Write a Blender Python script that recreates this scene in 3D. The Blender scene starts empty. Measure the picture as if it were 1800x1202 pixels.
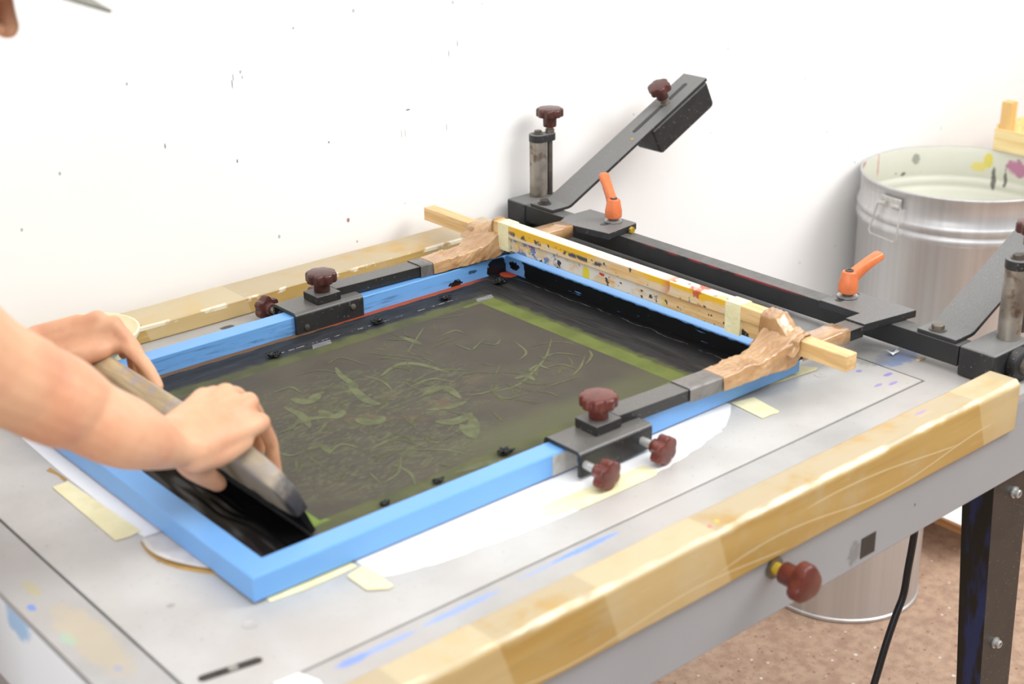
import bpy, bmesh, math, random
from mathutils import Vector, Matrix, noise as mnoise
sc = bpy.context.scene
col = sc.collection
V = Vector
PI = math.pi
ZT = 0.85                      # height of the table's bed plate above the floor; all coordinates below are relative to it

# ------------------------------------------------------------------ camera, light, exposure
cam_d = bpy.data.cameras.new('camera'); cam = bpy.data.objects.new('camera', cam_d); col.objects.link(cam)
cam_d.sensor_width = 36.0; cam_d.lens = 50.82
cam.matrix_world = Matrix(((0.7567, 0.2582, -0.6007, -0.6335), (-0.6537, 0.2812, -0.7026, -1.1611), (-0.0125, 0.9243, 0.3816, 0.8299 + ZT), (0, 0, 0, 1)))
cam_d.clip_start = 0.05
cam_d.dof.use_dof = True; cam_d.dof.focus_distance = 2.3; cam_d.dof.aperture_fstop = 4.0
sc.camera = cam
sc.view_settings.view_transform = 'Standard'; sc.view_settings.look = 'None'
sc.view_settings.exposure = 0.0; sc.view_settings.gamma = 1.0; sc.view_settings.use_curve_mapping = False
w = bpy.data.worlds.new('world'); sc.world = w; w.use_nodes = True
wn = w.node_tree.nodes; wl = w.node_tree.links
bg = wn['Background']
tc = wn.new('ShaderNodeTexCoord'); sx = wn.new('ShaderNodeSeparateXYZ'); wl.new(tc.outputs['Generated'], sx.inputs[0])
rp = wn.new('ShaderNodeValToRGB'); wl.new(sx.outputs['Z'], rp.inputs[0])
mr = wn.new('ShaderNodeMapRange'); mr.inputs[1].default_value = -1; mr.inputs[2].default_value = 1
wl.new(sx.outputs['Z'], mr.inputs[0]); wl.new(mr.outputs[0], rp.inputs[0])
e = rp.color_ramp.elements
e[0].position = 0.30; e[0].color = (0.30, 0.27, 0.255, 1)
e[1].position = 0.62; e[1].color = (0.92, 0.93, 0.96, 1)
wl.new(rp.outputs[0], bg.inputs[0]); bg.inputs[1].default_value = 0.62

def area_light(name, loc, aim, sx_, sy_, energy, color=(1, 1, 1)):
    l = bpy.data.lights.new(name, 'AREA'); l.shape = 'RECTANGLE'; l.size = sx_; l.size_y = sy_; l.energy = energy; l.color = color
    o = bpy.data.objects.new(name, l); col.objects.link(o); o.location = V(loc) + V((0, 0, ZT))
    o.rotation_euler = (V(aim) - V(loc)).to_track_quat('-Z', 'Y').to_euler()
    return o
area_light('ceiling_light', (0.35, -0.75, 2.15), (0.6, 0.4, 0.0), 2.8, 1.4, 46, (1, 0.995, 0.985))
area_light('window_daylight', (-2.3, -1.2, 0.9), (0.2, 0.25, 0.0), 1.8, 1.6, 38, (0.96, 0.98, 1.0))
area_light('ceiling_light', (2.6, -1.3, 1.9), (2.1, 0.7, -0.3), 1.8, 1.2, 62, (1, 0.995, 0.985))

# ------------------------------------------------------------------ material helpers
def lin(h, a=1.0):
    h = h.lstrip('#'); out = []
    for i in (0, 2, 4):
        c = int(h[i:i+2], 16) / 255
        out.append(c / 12.92 if c <= 0.04045 else ((c + 0.055) / 1.055) ** 2.4)
    return (out[0], out[1], out[2], a)

class G:
    def __init__(s, name, rough=0.5, metal=0.0, spec=0.5):
        s.m = bpy.data.materials.new(name); s.m.use_nodes = True
        s.n = s.m.node_tree.nodes; s.l = s.m.node_tree.links
        s.b = s.n['Principled BSDF']
        s.b.inputs['Roughness'].default_value = rough; s.b.inputs['Metallic'].default_value = metal
        s.b.inputs['Specular IOR Level'].default_value = spec
        s._p = None
    def link(s, src, inp):
        if isinstance(src, (int, float)): inp.default_value = src
        elif isinstance(src, tuple): inp.default_value = src if len(src) == len(inp.default_value) else src[:len(inp.default_value)]
        else: s.l.new(src, inp)
    def pos(s):
        if s._p is None:
            g = s.n.new('ShaderNodeNewGeometry'); a = s.n.new('ShaderNodeVectorMath'); a.operation = 'SUBTRACT'
            s.l.new(g.outputs['Position'], a.inputs[0]); a.inputs[1].default_value = (0, 0, ZT); s._p = a.outputs[0]
            q = s.n.new('ShaderNodeSeparateXYZ'); s.l.new(s._p, q.inputs[0]); s.x, s.y, s.z = q.outputs
            qn = s.n.new('ShaderNodeSeparateXYZ'); s.l.new(g.outputs['True Normal'], qn.inputs[0]); s.nx, s.ny, s.nz = qn.outputs
        return s._p
    def vscale(s, sc_):
        a = s.n.new('ShaderNodeVectorMath'); a.operation = 'MULTIPLY'; s.l.new(s.pos(), a.inputs[0]); a.inputs[1].default_value = sc_; return a.outputs[0]
    def math(s, op, a, b=0.0, c=None, clamp=False):
        t = s.n.new('ShaderNodeMath'); t.operation = op; t.use_clamp = clamp
        s.link(a, t.inputs[0]); s.link(b, t.inputs[1])
        if c is not None: s.link(c, t.inputs[2])
        return t.outputs[0]
    def noise(s, scale=10, detail=3, vec=None, rough=0.55, dist=0.0):
        t = s.n.new('ShaderNodeTexNoise'); t.inputs['Scale'].default_value = scale; t.inputs['Detail'].default_value = detail
        t.inputs['Roughness'].default_value = rough; t.inputs['Distortion'].default_value = dist
        s.l.new(vec if vec is not None else s.pos(), t.inputs['Vector']); return t.outputs['Fac']
    def voro(s, scale, vec=None):
        t = s.n.new('ShaderNodeTexVoronoi'); t.inputs['Scale'].default_value = scale
        s.l.new(vec if vec is not None else s.pos(), t.inputs['Vector']); return t.outputs['Distance'], t.outputs['Color']
    def sm(s, v, lo, hi):          # smoothstep from lo (0) to hi (1)
        t = s.n.new('ShaderNodeMapRange'); t.interpolation_type = 'SMOOTHSTEP'
        s.link(v, t.inputs[0]); t.inputs[1].default_value = lo; t.inputs[2].default_value = hi; return t.outputs[0]
    def mix(s, f, a, b):
        t = s.n.new('ShaderNodeMix'); t.data_type = 'RGBA'; s.link(f, t.inputs[0]); s.link(a, t.inputs[6]); s.link(b, t.inputs[7]); return t.outputs[2]
    def mul(s, *a):
        r = a[0]
        for q in a[1:]: r = s.math('MULTIPLY', r, q)
        return r
    def band(s, v, lo, hi, soft):
        return s.mul(s.sm(v, lo - soft, lo + soft), s.math('SUBTRACT', 1.0, s.sm(v, hi - soft, hi + soft)))
    def blob(s, cu, cv, ru, rv, au=None, av=None, edge=0.25, wob=0.5, wscale=60):
        s.pos(); au = s.x if au is None else au; av = s.y if av is None else av
        a = s.math('POWER', s.math('DIVIDE', s.math('SUBTRACT', au, cu), ru), 2.0)
        b = s.math('POWER', s.math('DIVIDE', s.math('SUBTRACT', av, cv), rv), 2.0)
        d = s.math('ADD', a, b)
        d = s.math('ADD', d, s.math('MULTIPLY', s.math('SUBTRACT', s.noise(wscale, 3), 0.5), wob * 4))
        return s.math('SUBTRACT', 1.0, s.sm(d, 1 - edge, 1 + edge))
    def bump(s, h, strength=0.2, dist=0.002):
        t = s.n.new('ShaderNodeBump'); t.inputs['Strength'].default_value = strength; t.inputs['Distance'].default_value = dist
        s.link(h, t.inputs['Height']); s.l.new(t.outputs[0], s.b.inputs['Normal'])
    def base(s, c): s.link(c, s.b.inputs['Base Color'])
    def rough(s, r): s.link(r, s.b.inputs['Roughness'])

def plain(name, h, rough=0.5, metal=0.0, var=0.12, scale=40, spec=0.5, bump=0.0):
    g = G(name, rough, metal, spec); c = lin(h); k = tuple(x * (1 - var * 2) for x in c[:3]) + (1,)
    n = g.noise(scale, 4)
    g.base(g.mix(g.sm(n, 0.35, 0.7), c, k))
    if bump: g.bump(n, bump, 0.001)
    return g.m

def wood(name, h1, h2, axis='y', scale=1.0, rough=0.55, dirt=None, dirt_amt=0.5):
    g = G(name, rough)
    st = {'x': (6, 90, 90), 'y': (90, 6, 90), 'z': (90, 90, 6)}[axis]
    v = g.vscale(tuple(a * scale for a in st))
    n1 = g.noise(1.0, 4, v, 0.6, 0.6); n2 = g.noise(3.5, 3, v)
    c = g.mix(g.sm(n1, 0.35, 0.68), lin(h1), lin(h2))
    c = g.mix(g.mul(g.sm(n2, 0.55, 0.75), 0.35), c, tuple(x * 0.6 for x in lin(h2)[:3]) + (1,))
    if dirt: c = g.mix(g.mul(g.sm(g.noise(14, 4), 0.5, 0.68), dirt_amt), c, lin(dirt))
    g.base(c); g.bump(n1, 0.15, 0.0006)
    return g

# ------------------------------------------------------------------ geometry helpers
def B(): return bmesh.new()
def box(bm, x0, x1, y0, y1, z0, z1, M_=None):
    vs = [bm.verts.new((x, y, z)) for z in (z0, z1) for y in (y0, y1) for x in (x0, x1)]
    if M_ is not None:
        for v in vs: v.co = M_ @ v.co
    for f in ((0, 2, 3, 1), (4, 5, 7, 6), (0, 1, 5, 4), (2, 6, 7, 3), (0, 4, 6, 2), (1, 3, 7, 5)): bm.faces.new([vs[i] for i in f])
    return bm
def prism(bm, pts, a, b, fn):
    """extrude the outline pts (2-D) from a to b; fn(u, v, t) -> 3-D"""
    A = [bm.verts.new(fn(u, v, a)) for u, v in pts]; C = [bm.verts.new(fn(u, v, b)) for u, v in pts]
    n = len(pts); bm.faces.new(A); bm.faces.new(C[::-1])
    for i in range(n): bm.faces.new((A[i], C[i], C[(i + 1) % n], A[(i + 1) % n]))
    return bm
def frame_of(ax, hint=None):
    ax = V(ax).normalized(); h = V(hint) if hint is not None else (V((0, 0, 1)) if abs(ax.z) < 0.9 else V((1, 0, 0)))
    x = (h - ax * h.dot(ax)).normalized(); y = ax.cross(x); return x, y, ax
def rings(bm, R, closed=True, cap=True):
    rows = [[bm.verts.new(p) for p in r] for r in R]
    n = len(rows[0])
    for a, b in zip(rows, rows[1:]):
        for i in range(n if closed else n - 1):
            j = (i + 1) % n; bm.faces.new((a[i], a[j], b[j], b[i]))
    if cap and closed:
        bm.faces.new(rows[0][::-1]); bm.faces.new(rows[-1])
    return bm
def lathe(bm, prof, o, ax=(0, 0, 1), n=32, mod=None, cap=True):
    """prof: list of (radius, height, [lobe strength]); mod(theta) -> radius factor"""
    x, y, a = frame_of(ax); o = V(o); R = []
    for p in prof:
        r, h = p[0], p[1]; k = p[2] if len(p) > 2 else 0.0
        R.append([o + a * h + (x * math.cos(t) + y * math.sin(t)) * r * (1 - k * (mod(t) if mod else 0)) for t in (2 * PI * i / n for i in range(n))])
    return rings(bm, R, True, cap)
def cyl(bm, o, ax, r, h, n=24): return lathe(bm, [(r, 0), (r, h)], o, ax, n)
def tube(bm, pts, r, n=10, cap=True):
    pts = [V(p) for p in pts]; R = []; prev = None
    for i, p in enumerate(pts):
        d = (pts[min(i + 1, len(pts) - 1)] - pts[max(i - 1, 0)]).normalized()
        x, y, _ = frame_of(d, prev); prev = x
        rr = r[i] if isinstance(r, (list, tuple)) else r
        R.append([p + (x * math.cos(2 * PI * k / n) + y * math.sin(2 * PI * k / n)) * rr for k in range(n)])
    return rings(bm, R, True, cap)
def catmull(P, steps):
    """P: list of tuples (any dim) -> smooth list"""
    out = []; n = len(P)
    for i in range(n - 1):
        p0, p1, p2, p3 = P[max(i - 1, 0)], P[i], P[i + 1], P[min(i + 2, n - 1)]
        for k in range(steps):
            t = k / steps
            out.append(tuple(0.5 * (2 * b + (c - a) * t + (2 * a - 5 * b + 4 * c - d) * t * t + (3 * b - a - 3 * c + d) * t ** 3) for a, b, c, d in zip(p0, p1, p2, p3)))
    out.append(tuple(P[-1])); return out
def sheet(bm, fn, nu, nv):
    g = [[bm.verts.new(fn(i / nu, j / nv)) for j in range(nv + 1)] for i in range(nu + 1)]
    for i in range(nu):
        for j in range(nv): bm.faces.new((g[i][j], g[i + 1][j], g[i + 1][j + 1], g[i][j + 1]))
    return bm
def jit(p, amp, sc_=30, seed=0.0):
    q = V(p) * sc_ + V((seed, seed * 1.7, seed * 0.3)); return V(p) + V((mnoise.noise(q), mnoise.noise(q + V((31, 0, 0))), mnoise.noise(q + V((0, 57, 0))))) * amp

def thing(name, label=None, cat=None, loc=(0, 0, 0), group=None):
    o = bpy.data.objects.new(name, None); col.objects.link(o); o.empty_display_size = 0.02
    o.location = V(loc) + V((0, 0, ZT)); tag(o, label, cat, group); o['org'] = tuple(loc); return o
def tag(o, label=None, cat=None, group=None, kind=None):
    if label: o['label'] = label
    if cat: o['category'] = cat
    if group: o['group'] = group
    if kind: o['kind'] = kind
    return o
def obj(name, bm, mat, parent=None, loc=None, smooth=False, bevel=0.0, seg=2, solid=0.0, label=None, subsurf=0):
    org = V(parent['org']) if parent is not None else (V(loc) if loc is not None else V((0, 0, 0)))
    if parent is None and loc is None:
        bb = [v.co for v in bm.verts]; org = V((sum(v.x for v in bb) / len(bb), sum(v.y for v in bb) / len(bb), min(v.z for v in bb)))
    bmesh.ops.recalc_face_normals(bm, faces=bm.faces)
    me = bpy.data.meshes.new(name)
    for v in bm.verts: v.co -= org
    bm.to_mesh(me); bm.free(); me.materials.append(mat)
    if smooth: me.polygons.foreach_set('use_smooth', [True] * len(me.polygons))
    o = bpy.data.objects.new(name, me); col.objects.link(o); o['org'] = tuple(org)
    if parent is not None: o.parent = parent
    else: o.location = org + V((0, 0, ZT))
    if solid:
        s_ = o.modifiers.new('thick', 'SOLIDIFY'); s_.thickness = solid; s_.offset = 0
    if subsurf:
        s_ = o.modifiers.new('sub', 'SUBSURF'); s_.levels = subsurf; s_.render_levels = subsurf
    if bevel:
        b_ = o.modifiers.new('bev', 'BEVEL'); b_.width = bevel; b_.segments = seg; b_.limit_method = 'ANGLE'; b_.angle_limit = math.radians(40)
        me.polygons.foreach_set('use_smooth', [True] * len(me.polygons))
        try: me.set_sharp_from_angle(angle=math.radians(50))
        except Exception: pass
    elif smooth == 'auto':
        try: me.set_sharp_from_angle(angle=math.radians(40))
        except Exception: pass
    if label: o['label'] = label
    return o

# ------------------------------------------------------------------ materials
def m_wall():
    g = G('white_wall_paint', 0.7); c = lin('#f9f8f6')
    v1 = g.vscale((1, 0.0, 1))
    d, k = g.voro(11, v1)
    r = g.n.new('ShaderNodeSeparateColor'); g.l.new(k, r.inputs[0])
    size = g.math('MULTIPLY', g.math('POWER', r.outputs[0], 5.0), 0.042)
    spot = g.mul(g.math('LESS_THAN', d, size), 0.6)
    d2, k2 = g.voro(34, g.vscale((1, 0, 0.75))); r2 = g.n.new('ShaderNodeSeparateColor'); g.l.new(k2, r2.inputs[0])
    spot2 = g.mul(g.math('LESS_THAN', d2, g.math('MULTIPLY', g.math('POWER', r2.outputs[1], 8.0), 0.085)), 0.5)
    c = g.mix(g.mul(g.sm(g.noise(2.5, 5), 0.45, 0.75), 0.05), c, lin('#b9b6ae'))
    c = g.mix(g.math('MAXIMUM', spot, spot2), c, lin('#55504a'))
    for cx, cz, rx, rz, h in ((0.846, 0.2452, 0.0045, 0.0013, '#2a2826'), (0.7084, 0.0741, 0.003, 0.004, '#8a2a22'), (0.5049, 0.342, 0.001, 0.008, '#777777'), (0.5075, 0.352, 0.0008, 0.006, '#888888'),
                              (0.3787, 0.265, 0.0012, 0.004, '#555555'), (0.5021, 0.218, 0.0014, 0.003, '#555555'), (0.6786, 0.2174, 0.0016, 0.002, '#444444'), (0.94, 0.33, 0.001, 0.006, '#777777'), (0.96, 0.345, 0.001, 0.006, '#777777'), (0.93, 0.20, 0.0012, 0.007, '#aaaaaa'), (0.83, 0.205, 0.001, 0.008, '#bbbbbb'), (0.838, 0.205, 0.001, 0.008, '#bbbbbb')):
        c = g.mix(g.mul(g.blob(cx, cz, rx, rz, g.x, g.z, 0.5, 0.35, 300), 0.8), c, lin(h))
    g.base(c); g.bump(g.noise(140, 3), 0.12, 0.001); return g.m
def m_floor():
    g = G('brown_speckled_floor', 0.55); n = g.noise(45, 5); c = g.mix(g.sm(n, 0.3, 0.7), lin('#c3a48b'), lin('#ac8c77'))
    c = g.mix(g.mul(g.sm(g.noise(190, 2), 0.6, 0.7), 0.5), c, lin('#7c6356'))
    d, k = g.voro(60); r = g.n.new('ShaderNodeSeparateColor'); g.l.new(k, r.inputs[0])
    c = g.mix(g.math('LESS_THAN', d, g.math('MULTIPLY', g.math('POWER', r.outputs[0], 7.0), 0.24)), c, lin('#e4dcd2'))
    d, k = g.voro(90); r = g.n.new('ShaderNodeSeparateColor'); g.l.new(k, r.inputs[0])
    c = g.mix(g.mul(g.math('LESS_THAN', d, g.math('MULTIPLY', g.math('POWER', r.outputs[1], 6.0), 0.36)), 0.6), c, lin('#7d4f3d'))
    g.base(c); return g.m
def m_bed(name, c1, c2):
    g = G(name, 0.42, 0.15); c = g.mix(g.sm(g.noise(7, 5), 0.35, 0.7), lin(c1), lin(c2))
    c = g.mix(g.mul(g.sm(g.noise(3, 3), 0.5, 0.7), 0.4), c, lin('#bdb2aa'))
    c = g.mix(g.mul(g.sm(g.noise(160, 2), 0.66, 0.74), 0.35), c, lin('#77736d'))
    # near-black area on the border beside the beam, then pen marks and paint smears lying on the metal
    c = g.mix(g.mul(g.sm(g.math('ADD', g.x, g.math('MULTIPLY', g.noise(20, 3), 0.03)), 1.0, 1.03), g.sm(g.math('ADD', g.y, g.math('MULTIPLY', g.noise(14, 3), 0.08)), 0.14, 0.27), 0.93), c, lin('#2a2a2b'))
    for cx, cy, rx, ry, h, am in ((0.985, -0.085, 0.009, 0.004, '#7a63c8', .7), (0.945, -0.098, 0.009, 0.003, '#7f6fc0', .6), (0.965, -0.108, 0.010, 0.003, '#7a68c8', .6), (0.965, -0.05, 0.006, 0.004, '#7a68c8', .6),
                                  (1.05, -0.055, 0.045, 0.022, '#6f86b4', .75), (1.02, -0.03, 0.035, 0.03, '#86847f', .7), (0.34, -0.144, 0.05, 0.0045, '#7f9fe6', .9), (0.16, -0.147, 0.05, 0.005, '#8aa6e2', .7), (0.06, -0.148, 0.04, 0.005, '#8aa6e2', .6), (0.02, -0.148, 0.02, 0.006, '#7c99e0', .8), (0.27, -0.145, 0.03, 0.003, '#8ea8e0', .5),
                                  (-0.172, 0.075, 0.006, 0.014, '#8fc7b4', .8), (-0.176, 0.155, 0.004, 0.007, '#6f93dc', .9), (-0.158, -0.005, 0.004, 0.006, '#6f93dc', .9), (-0.16, 0.19, 0.006, 0.02, '#c2b784', .6), (-0.155, 0.06, 0.02, 0.08, '#c3b493', .55),
                                  (0.385, 0.712, 0.012, 0.006, '#2d2b2a', .85), (0.36, 0.70, 0.003, 0.003, '#2d2b2a', .8), (0.03, 0.03, 0.02, 0.015, '#b3afac', .5), (-0.03, 0.15, 0.004, 0.004, '#8d8686', .6), (-0.065, 0.06, 0.004, 0.004, '#8d8686', .6)):
        c = g.mix(g.mul(g.blob(cx, cy, rx, ry, None, None, 0.5, 0.5, 90), am), c, lin(h))
    g.base(c); g.rough(g.math('ADD', g.math('MULTIPLY', g.noise(20, 3), 0.25), 0.32)); return g.m
def m_apron():
    g = G('grey_enamel_paint', 0.4); c = g.mix(g.mul(g.sm(g.noise(5, 3), 0.4, 0.7), 0.4), lin('#a2a5a8'), lin('#999b9d'))
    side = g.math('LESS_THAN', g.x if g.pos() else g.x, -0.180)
    c = g.mix(g.mul(side, g.sm(g.noise(9, 4), 0.24, 0.34)), c, lin('#f8fafc'))     # blown-out window light painted as patchy white on the left side
    c = g.mix(g.mul(side, g.blob(0.17, -0.02, 0.03, 0.02, g.y, g.z, .5, .6, 50)), c, lin('#a9cdf0'))
    c = g.mix(g.blob(0.235, -0.120, 0.006, 0.006, g.x, g.z, .5, .4, 80), c, lin('#5e74b8'))
    c = g.mix(g.blob(0.83, -0.085, 0.0025, 0.0025, g.x, g.z), c, lin('#6a6a6a'))
    c = g.mix(g.mul(g.blob(0.705, -0.107, 0.012, 0.016, g.x, g.z, .5, .7, 120), 0.6), c, lin('#6f6f70'))
    g.base(c); return g.m
def m_rail():
    g = wood('varnished_taped_wood', '#bd9c5c', '#ae8a48', 'x', 0.16, 0.3, '#b9a883', 0.45)
    c = g.b.inputs['Base Color'].links[0].from_socket
    worn = g.math('GREATER_THAN', g.nz if g.pos() else g.nz, 0.6)
    c = g.mix(g.mul(worn, g.sm(g.noise(16, 5), 0.32, 0.55), 0.85), c, lin('#b3a588'))
    seam = g.mul(g.sm(g.noise(220, 2, g.vscale((0.05, 1, 1))), 0.66, 0.72), 0.12)
    c = g.mix(seam, c, lin('#efe2bf'))
    front = g.math('LESS_THAN', g.ny, -0.5)
    for z0, am, fr, ph, xa, xb in ((-0.026, 0.010, 14, 0.3, 0.45, 0.98), (-0.012, 0.014, 9, 2.0, 0.60, 0.90), (-0.034, 0.006, 17, 1.0, 0.10, 0.55)):
        zz_ = g.math('SUBTRACT', g.z, g.math('ADD', z0, g.math('MULTIPLY', g.math('SINE', g.math('ADD', g.math('MULTIPLY', g.x, fr), ph)), am)))
        c = g.mix(g.mul(front, g.band(zz_, -0.0007, 0.0007, 0.0005), g.band(g.x, xa, xb, 0.02), 0.6), c, lin('#efe3c2'))
    edge = g.mul(g.band(g.y, -0.2525, -0.246, 0.0025), g.sm(g.z, 0.016, 0.022), g.sm(g.noise(1, 4, g.vscale((14, 60, 60))), 0.42, 0.62))
    c = g.mix(g.mul(edge, 0.85), c, lin('#f2e6c4'))
    edge2 = g.mul(g.band(g.y, 0.733, 0.741, 0.002), g.math('GREATER_THAN', g.z, 0.021), g.sm(g.noise(26, 4), 0.46, 0.55))
    c = g.mix(g.mul(edge2, 0.8), c, lin('#efe8d6'))
    xs = g.math('ADD', g.x, g.math('MULTIPLY', g.z, 0.35))
    for xa, xb in ((0.02, 0.13), (0.27, 0.447), (0.955, 1.06)):
        c = g.mix(g.mul(g.band(xs, xa, xb, 0.0015), 0.33), c, lin('#dccba2'))
    c = g.mix(g.blob(0.862, -0.222, 0.012, 0.002, None, None, .5, .6, 90), c, lin('#a184c0'))
    c = g.mix(g.blob(0.455, -0.235, 0.003, 0.003), c, lin('#e0b52e')); c = g.mix(g.blob(0.44, -0.238, 0.003, 0.0025), c, lin('#c87068'))
    g.base(c); return g.m
def m_blue():
    g = G('blue_enamel', 0.3); g.pos()
    blue = g.mix(g.mul(g.sm(g.noise(6, 3), 0.4, 0.7), 0.25), lin('#6fa6e0'), lin('#659bd7'))
    black = lin('#111214')
    inner = g.math('LESS_THAN', g.math('ABSOLUTE', g.nz), 0.5)
    # far short rail, face towards the image: mostly covered with black ink
    farface = g.mul(g.band(g.x, 0.8605, 0.8650, 0.0005), inner, g.band(g.y, 0.0312, 0.6010, 0.0003))
    st = g.noise(1, 4, g.vscale((1, 22, 220)), 0.7)
    m1 = g.mul(farface, g.sm(g.math('ADD', g.math('SUBTRACT', 0.563, g.y), g.math('MULTIPLY', g.math('SUBTRACT', g.noise(70, 4), 0.5), 0.08)), 0.0, 0.006), g.sm(st, 0.30, 0.36),
               g.math('SUBTRACT', 1.0, g.sm(g.math('ADD', g.z, g.math('MULTIPLY', g.noise(60, 3), 0.006)), 0.034, 0.0365)))
    c = g.mix(m1, blue, black)
    c = g.mix(g.mul(farface, g.blob(0.58, 0.020, 0.012, 0.007, g.y, g.z, .2, .9, 160)), c, black)
    # back long rail: dry brush streaks and a black patch near the corner
    backface = g.mul(g.band(g.y, 0.6005, 0.6035, 0.0005), inner, g.band(g.x, 0.0312, 0.8620, 0.0003))
    st2 = g.noise(1, 5, g.vscale((11, 1, 190)), 0.7)
    m2 = g.mul(backface, g.sm(st2, 0.50, 0.68), g.sm(g.noise(9, 2), 0.35, 0.55), 0.5)
    c = g.mix(m2, c, lin('#1f2c3d'))
    c = g.mix(g.mul(backface, g.blob(0.842, 0.017, 0.021, 0.019, g.x, g.z, .15, .6, 120)), c, black)
    c = g.mix(g.mul(backface, g.blob(0.752, 0.010, 0.012, 0.007, g.x, g.z, .15, .9, 160)), c, black)
    c = g.mix(g.mul(backface, g.blob(0.787, 0.022, 0.009, 0.003, g.x, g.z, .6, 1.2, 200), .8), c, black)
    c = g.mix(g.mul(backface, g.sm(g.noise(1, 4, g.vscale((10, 1, 230)), .75), .60, .68), g.band(g.x, .33, .60, .03), .5), c, black)
    # near-left rails
    nl = g.mul(g.band(g.x, 0.0285, 0.0325, 0.0004), inner, g.band(g.y, 0.0312, 0.6, 0.0003))
    c = g.mix(g.mul(nl, g.sm(g.noise(40, 3), 0.38, 0.5)), c, black)
    nr = g.mul(g.band(g.y, 0.0285, 0.0325, 0.0004), inner, g.band(g.x, 0.0312, 0.861, 0.0003))
    c = g.mix(g.mul(nr, g.sm(g.noise(40, 3), 0.36, 0.48)), c, black)
    g.base(c); return g.m
def m_mesh():
    g = G('stencil_mesh_with_ink', 0.55, 0, 0.25); g.pos()
    wob = g.math('MULTIPLY', g.math('SUBTRACT', g.noise(45, 4), 0.5), 0.02)
    wob2 = g.math('MULTIPLY', g.math('SUBTRACT', g.noise(9, 4), 0.5), 0.03)
    xo = g.math('ADD', g.x, wob); yo = g.math('ADD', g.y, wob)
    def area(x0, x1, y0, y1, s, X=None, Y=None): return g.mul(g.band(X or g.x, x0, x1, s), g.band(Y or g.y, y0, y1, s))
    st = g.noise(1, 5, g.vscale((160, 8, 1)), 0.7)
    ink = g.mix(g.sm(g.noise(1, 4, g.vscale((14, 90, 1)), 0.65), 0.4, 0.7), lin('#232529'), lin('#35373a'))
    fst = g.mul(g.sm(g.x, 0.745, 0.80), 1.0)
    ink = g.mix(fst, ink, g.mix(g.sm(st, 0.35, 0.7), lin('#1d1c1b'), lin('#3b3938')))
    ink = g.mix(g.sm(g.math('ADD', g.x, wob2), 0.81, 0.835), ink, lin('#0e0e0f'))
    near = g.math('SUBTRACT', 1.0, g.sm(g.y, 0.085, 0.10))
    ink = g.mix(g.mul(near, g.math('SUBTRACT', 1.0, g.sm(g.x, 0.7, 0.74))), ink, g.mix(g.sm(g.noise(30, 4), 0.4, 0.7), lin('#504e46'), lin('#3d3c35')))
    ol = g.mix(g.sm(g.noise(18, 4), 0.35, 0.7), lin('#6b7539'), lin('#5c6530'))
    dim = g.mix(g.sm(g.noise(24, 4), 0.35, 0.7), lin('#575a38'), lin('#484a32'))
    c = ink
    c = g.mix(g.mul(area(0.13, 0.772, 0.072, 0.538, 0.006, xo, yo), 0.95), c, dim)
    c = g.mix(g.mul(area(0.70, 0.763, 0.078, 0.519, 0.003, g.math('ADD', g.x, g.math('MULTIPLY', wob, 0.6)), yo), 0.95), c, ol)
    c = g.mix(area(0.13, 0.156, 0.09, 0.54, 0.004, xo, yo), c, lin('#728a38'))
    img = g.mix(g.sm(g.noise(11, 5, None, 0.6), 0.40, 0.68), lin('#48433b'), lin('#504a3f'))
    img = g.mix(g.mul(g.sm(g.noise(1, 5, g.vscale((26, 60, 1)), 0.65, 1.6), 0.56, 0.74), 0.4), img, lin('#55573f'))
    cloud = g.math('MAXIMUM', g.blob(0.36, 0.30, 0.17, 0.14, None, None, .9, .5, 12), g.blob(0.30, 0.17, 0.15, 0.08, None, None, .9, .5, 12))
    img = g.mix(g.mul(cloud, g.sm(g.noise(1, 6, g.vscale((30, 75, 1)), 0.7, 2.2), 0.47, 0.62), 0.75), img, lin('#5f6246'))
    img = g.mix(g.mul(g.blob(0.42, 0.28, 0.12, 0.05, None, None, .9, .6, 20), g.sm(g.noise(26, 3), .5, .7), .4), img, lin('#6e553f'))
    img = g.mix(g.mul(g.math('SUBTRACT', 1.0, g.sm(g.math('ADD', g.y, wob2), 0.125, 0.17)), g.sm(g.x, 0.3, 0.45), 0.5), img, lin('#5e6140'))
    c = g.mix(area(0.147, 0.7335, 0.097, 0.512, 0.0012), c, img)
    c = g.mix(g.math('SUBTRACT', 1.0, g.sm(g.math('ADD', g.x, wob), 0.112, 0.128)), c, lin('#0b0b0c'))
    # rust-coloured adhesive along the back rail
    c = g.mix(g.mul(g.sm(g.math('ADD', g.y, g.math('MULTIPLY', wob, 0.5)), 0.589, 0.592), g.band(g.x, 0.18, 0.80, 0.02)), c, g.mix(g.sm(g.math('ADD', g.x, wob2), 0.46, 0.54), lin('#70543a'), lin('#a04a2c')))
    c = g.mix(g.blob(0.852, 0.585, 0.012, 0.016, None, None, .2, .5, 80), c, lin('#b84c30'))
    line = g.mul(g.band(g.math('ADD', g.y, g.math('MULTIPLY', wob, 0.15)), 0.5525, 0.5545, 0.0006), g.sm(g.noise(110, 4), 0.47, 0.55), g.band(g.x, 0.38, 0.72, 0.01))
    c = g.mix(g.mul(line, 0.8), c, lin('#a5a5a6'))
    lx = g.math('ADD', g.x, g.math('MULTIPLY', g.math('SUBTRACT', g.noise(26, 4), 0.5), 0.030))
    c = g.mix(g.mul(g.band(lx, 0.8485, 0.8495, 0.0003), g.sm(g.noise(50, 3), 0.40, 0.5), g.band(g.y, 0.05, 0.56, 0.01)), c, lin('#77746e'))  # painted highlight: thin wavy light line along the edge of the ink
    g.base(c)
    wet = g.math('SUBTRACT', 1.0, g.sm(g.x, 0.11, 0.13))
    wet2 = g.sm(g.x, 0.80, 0.83)
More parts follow.
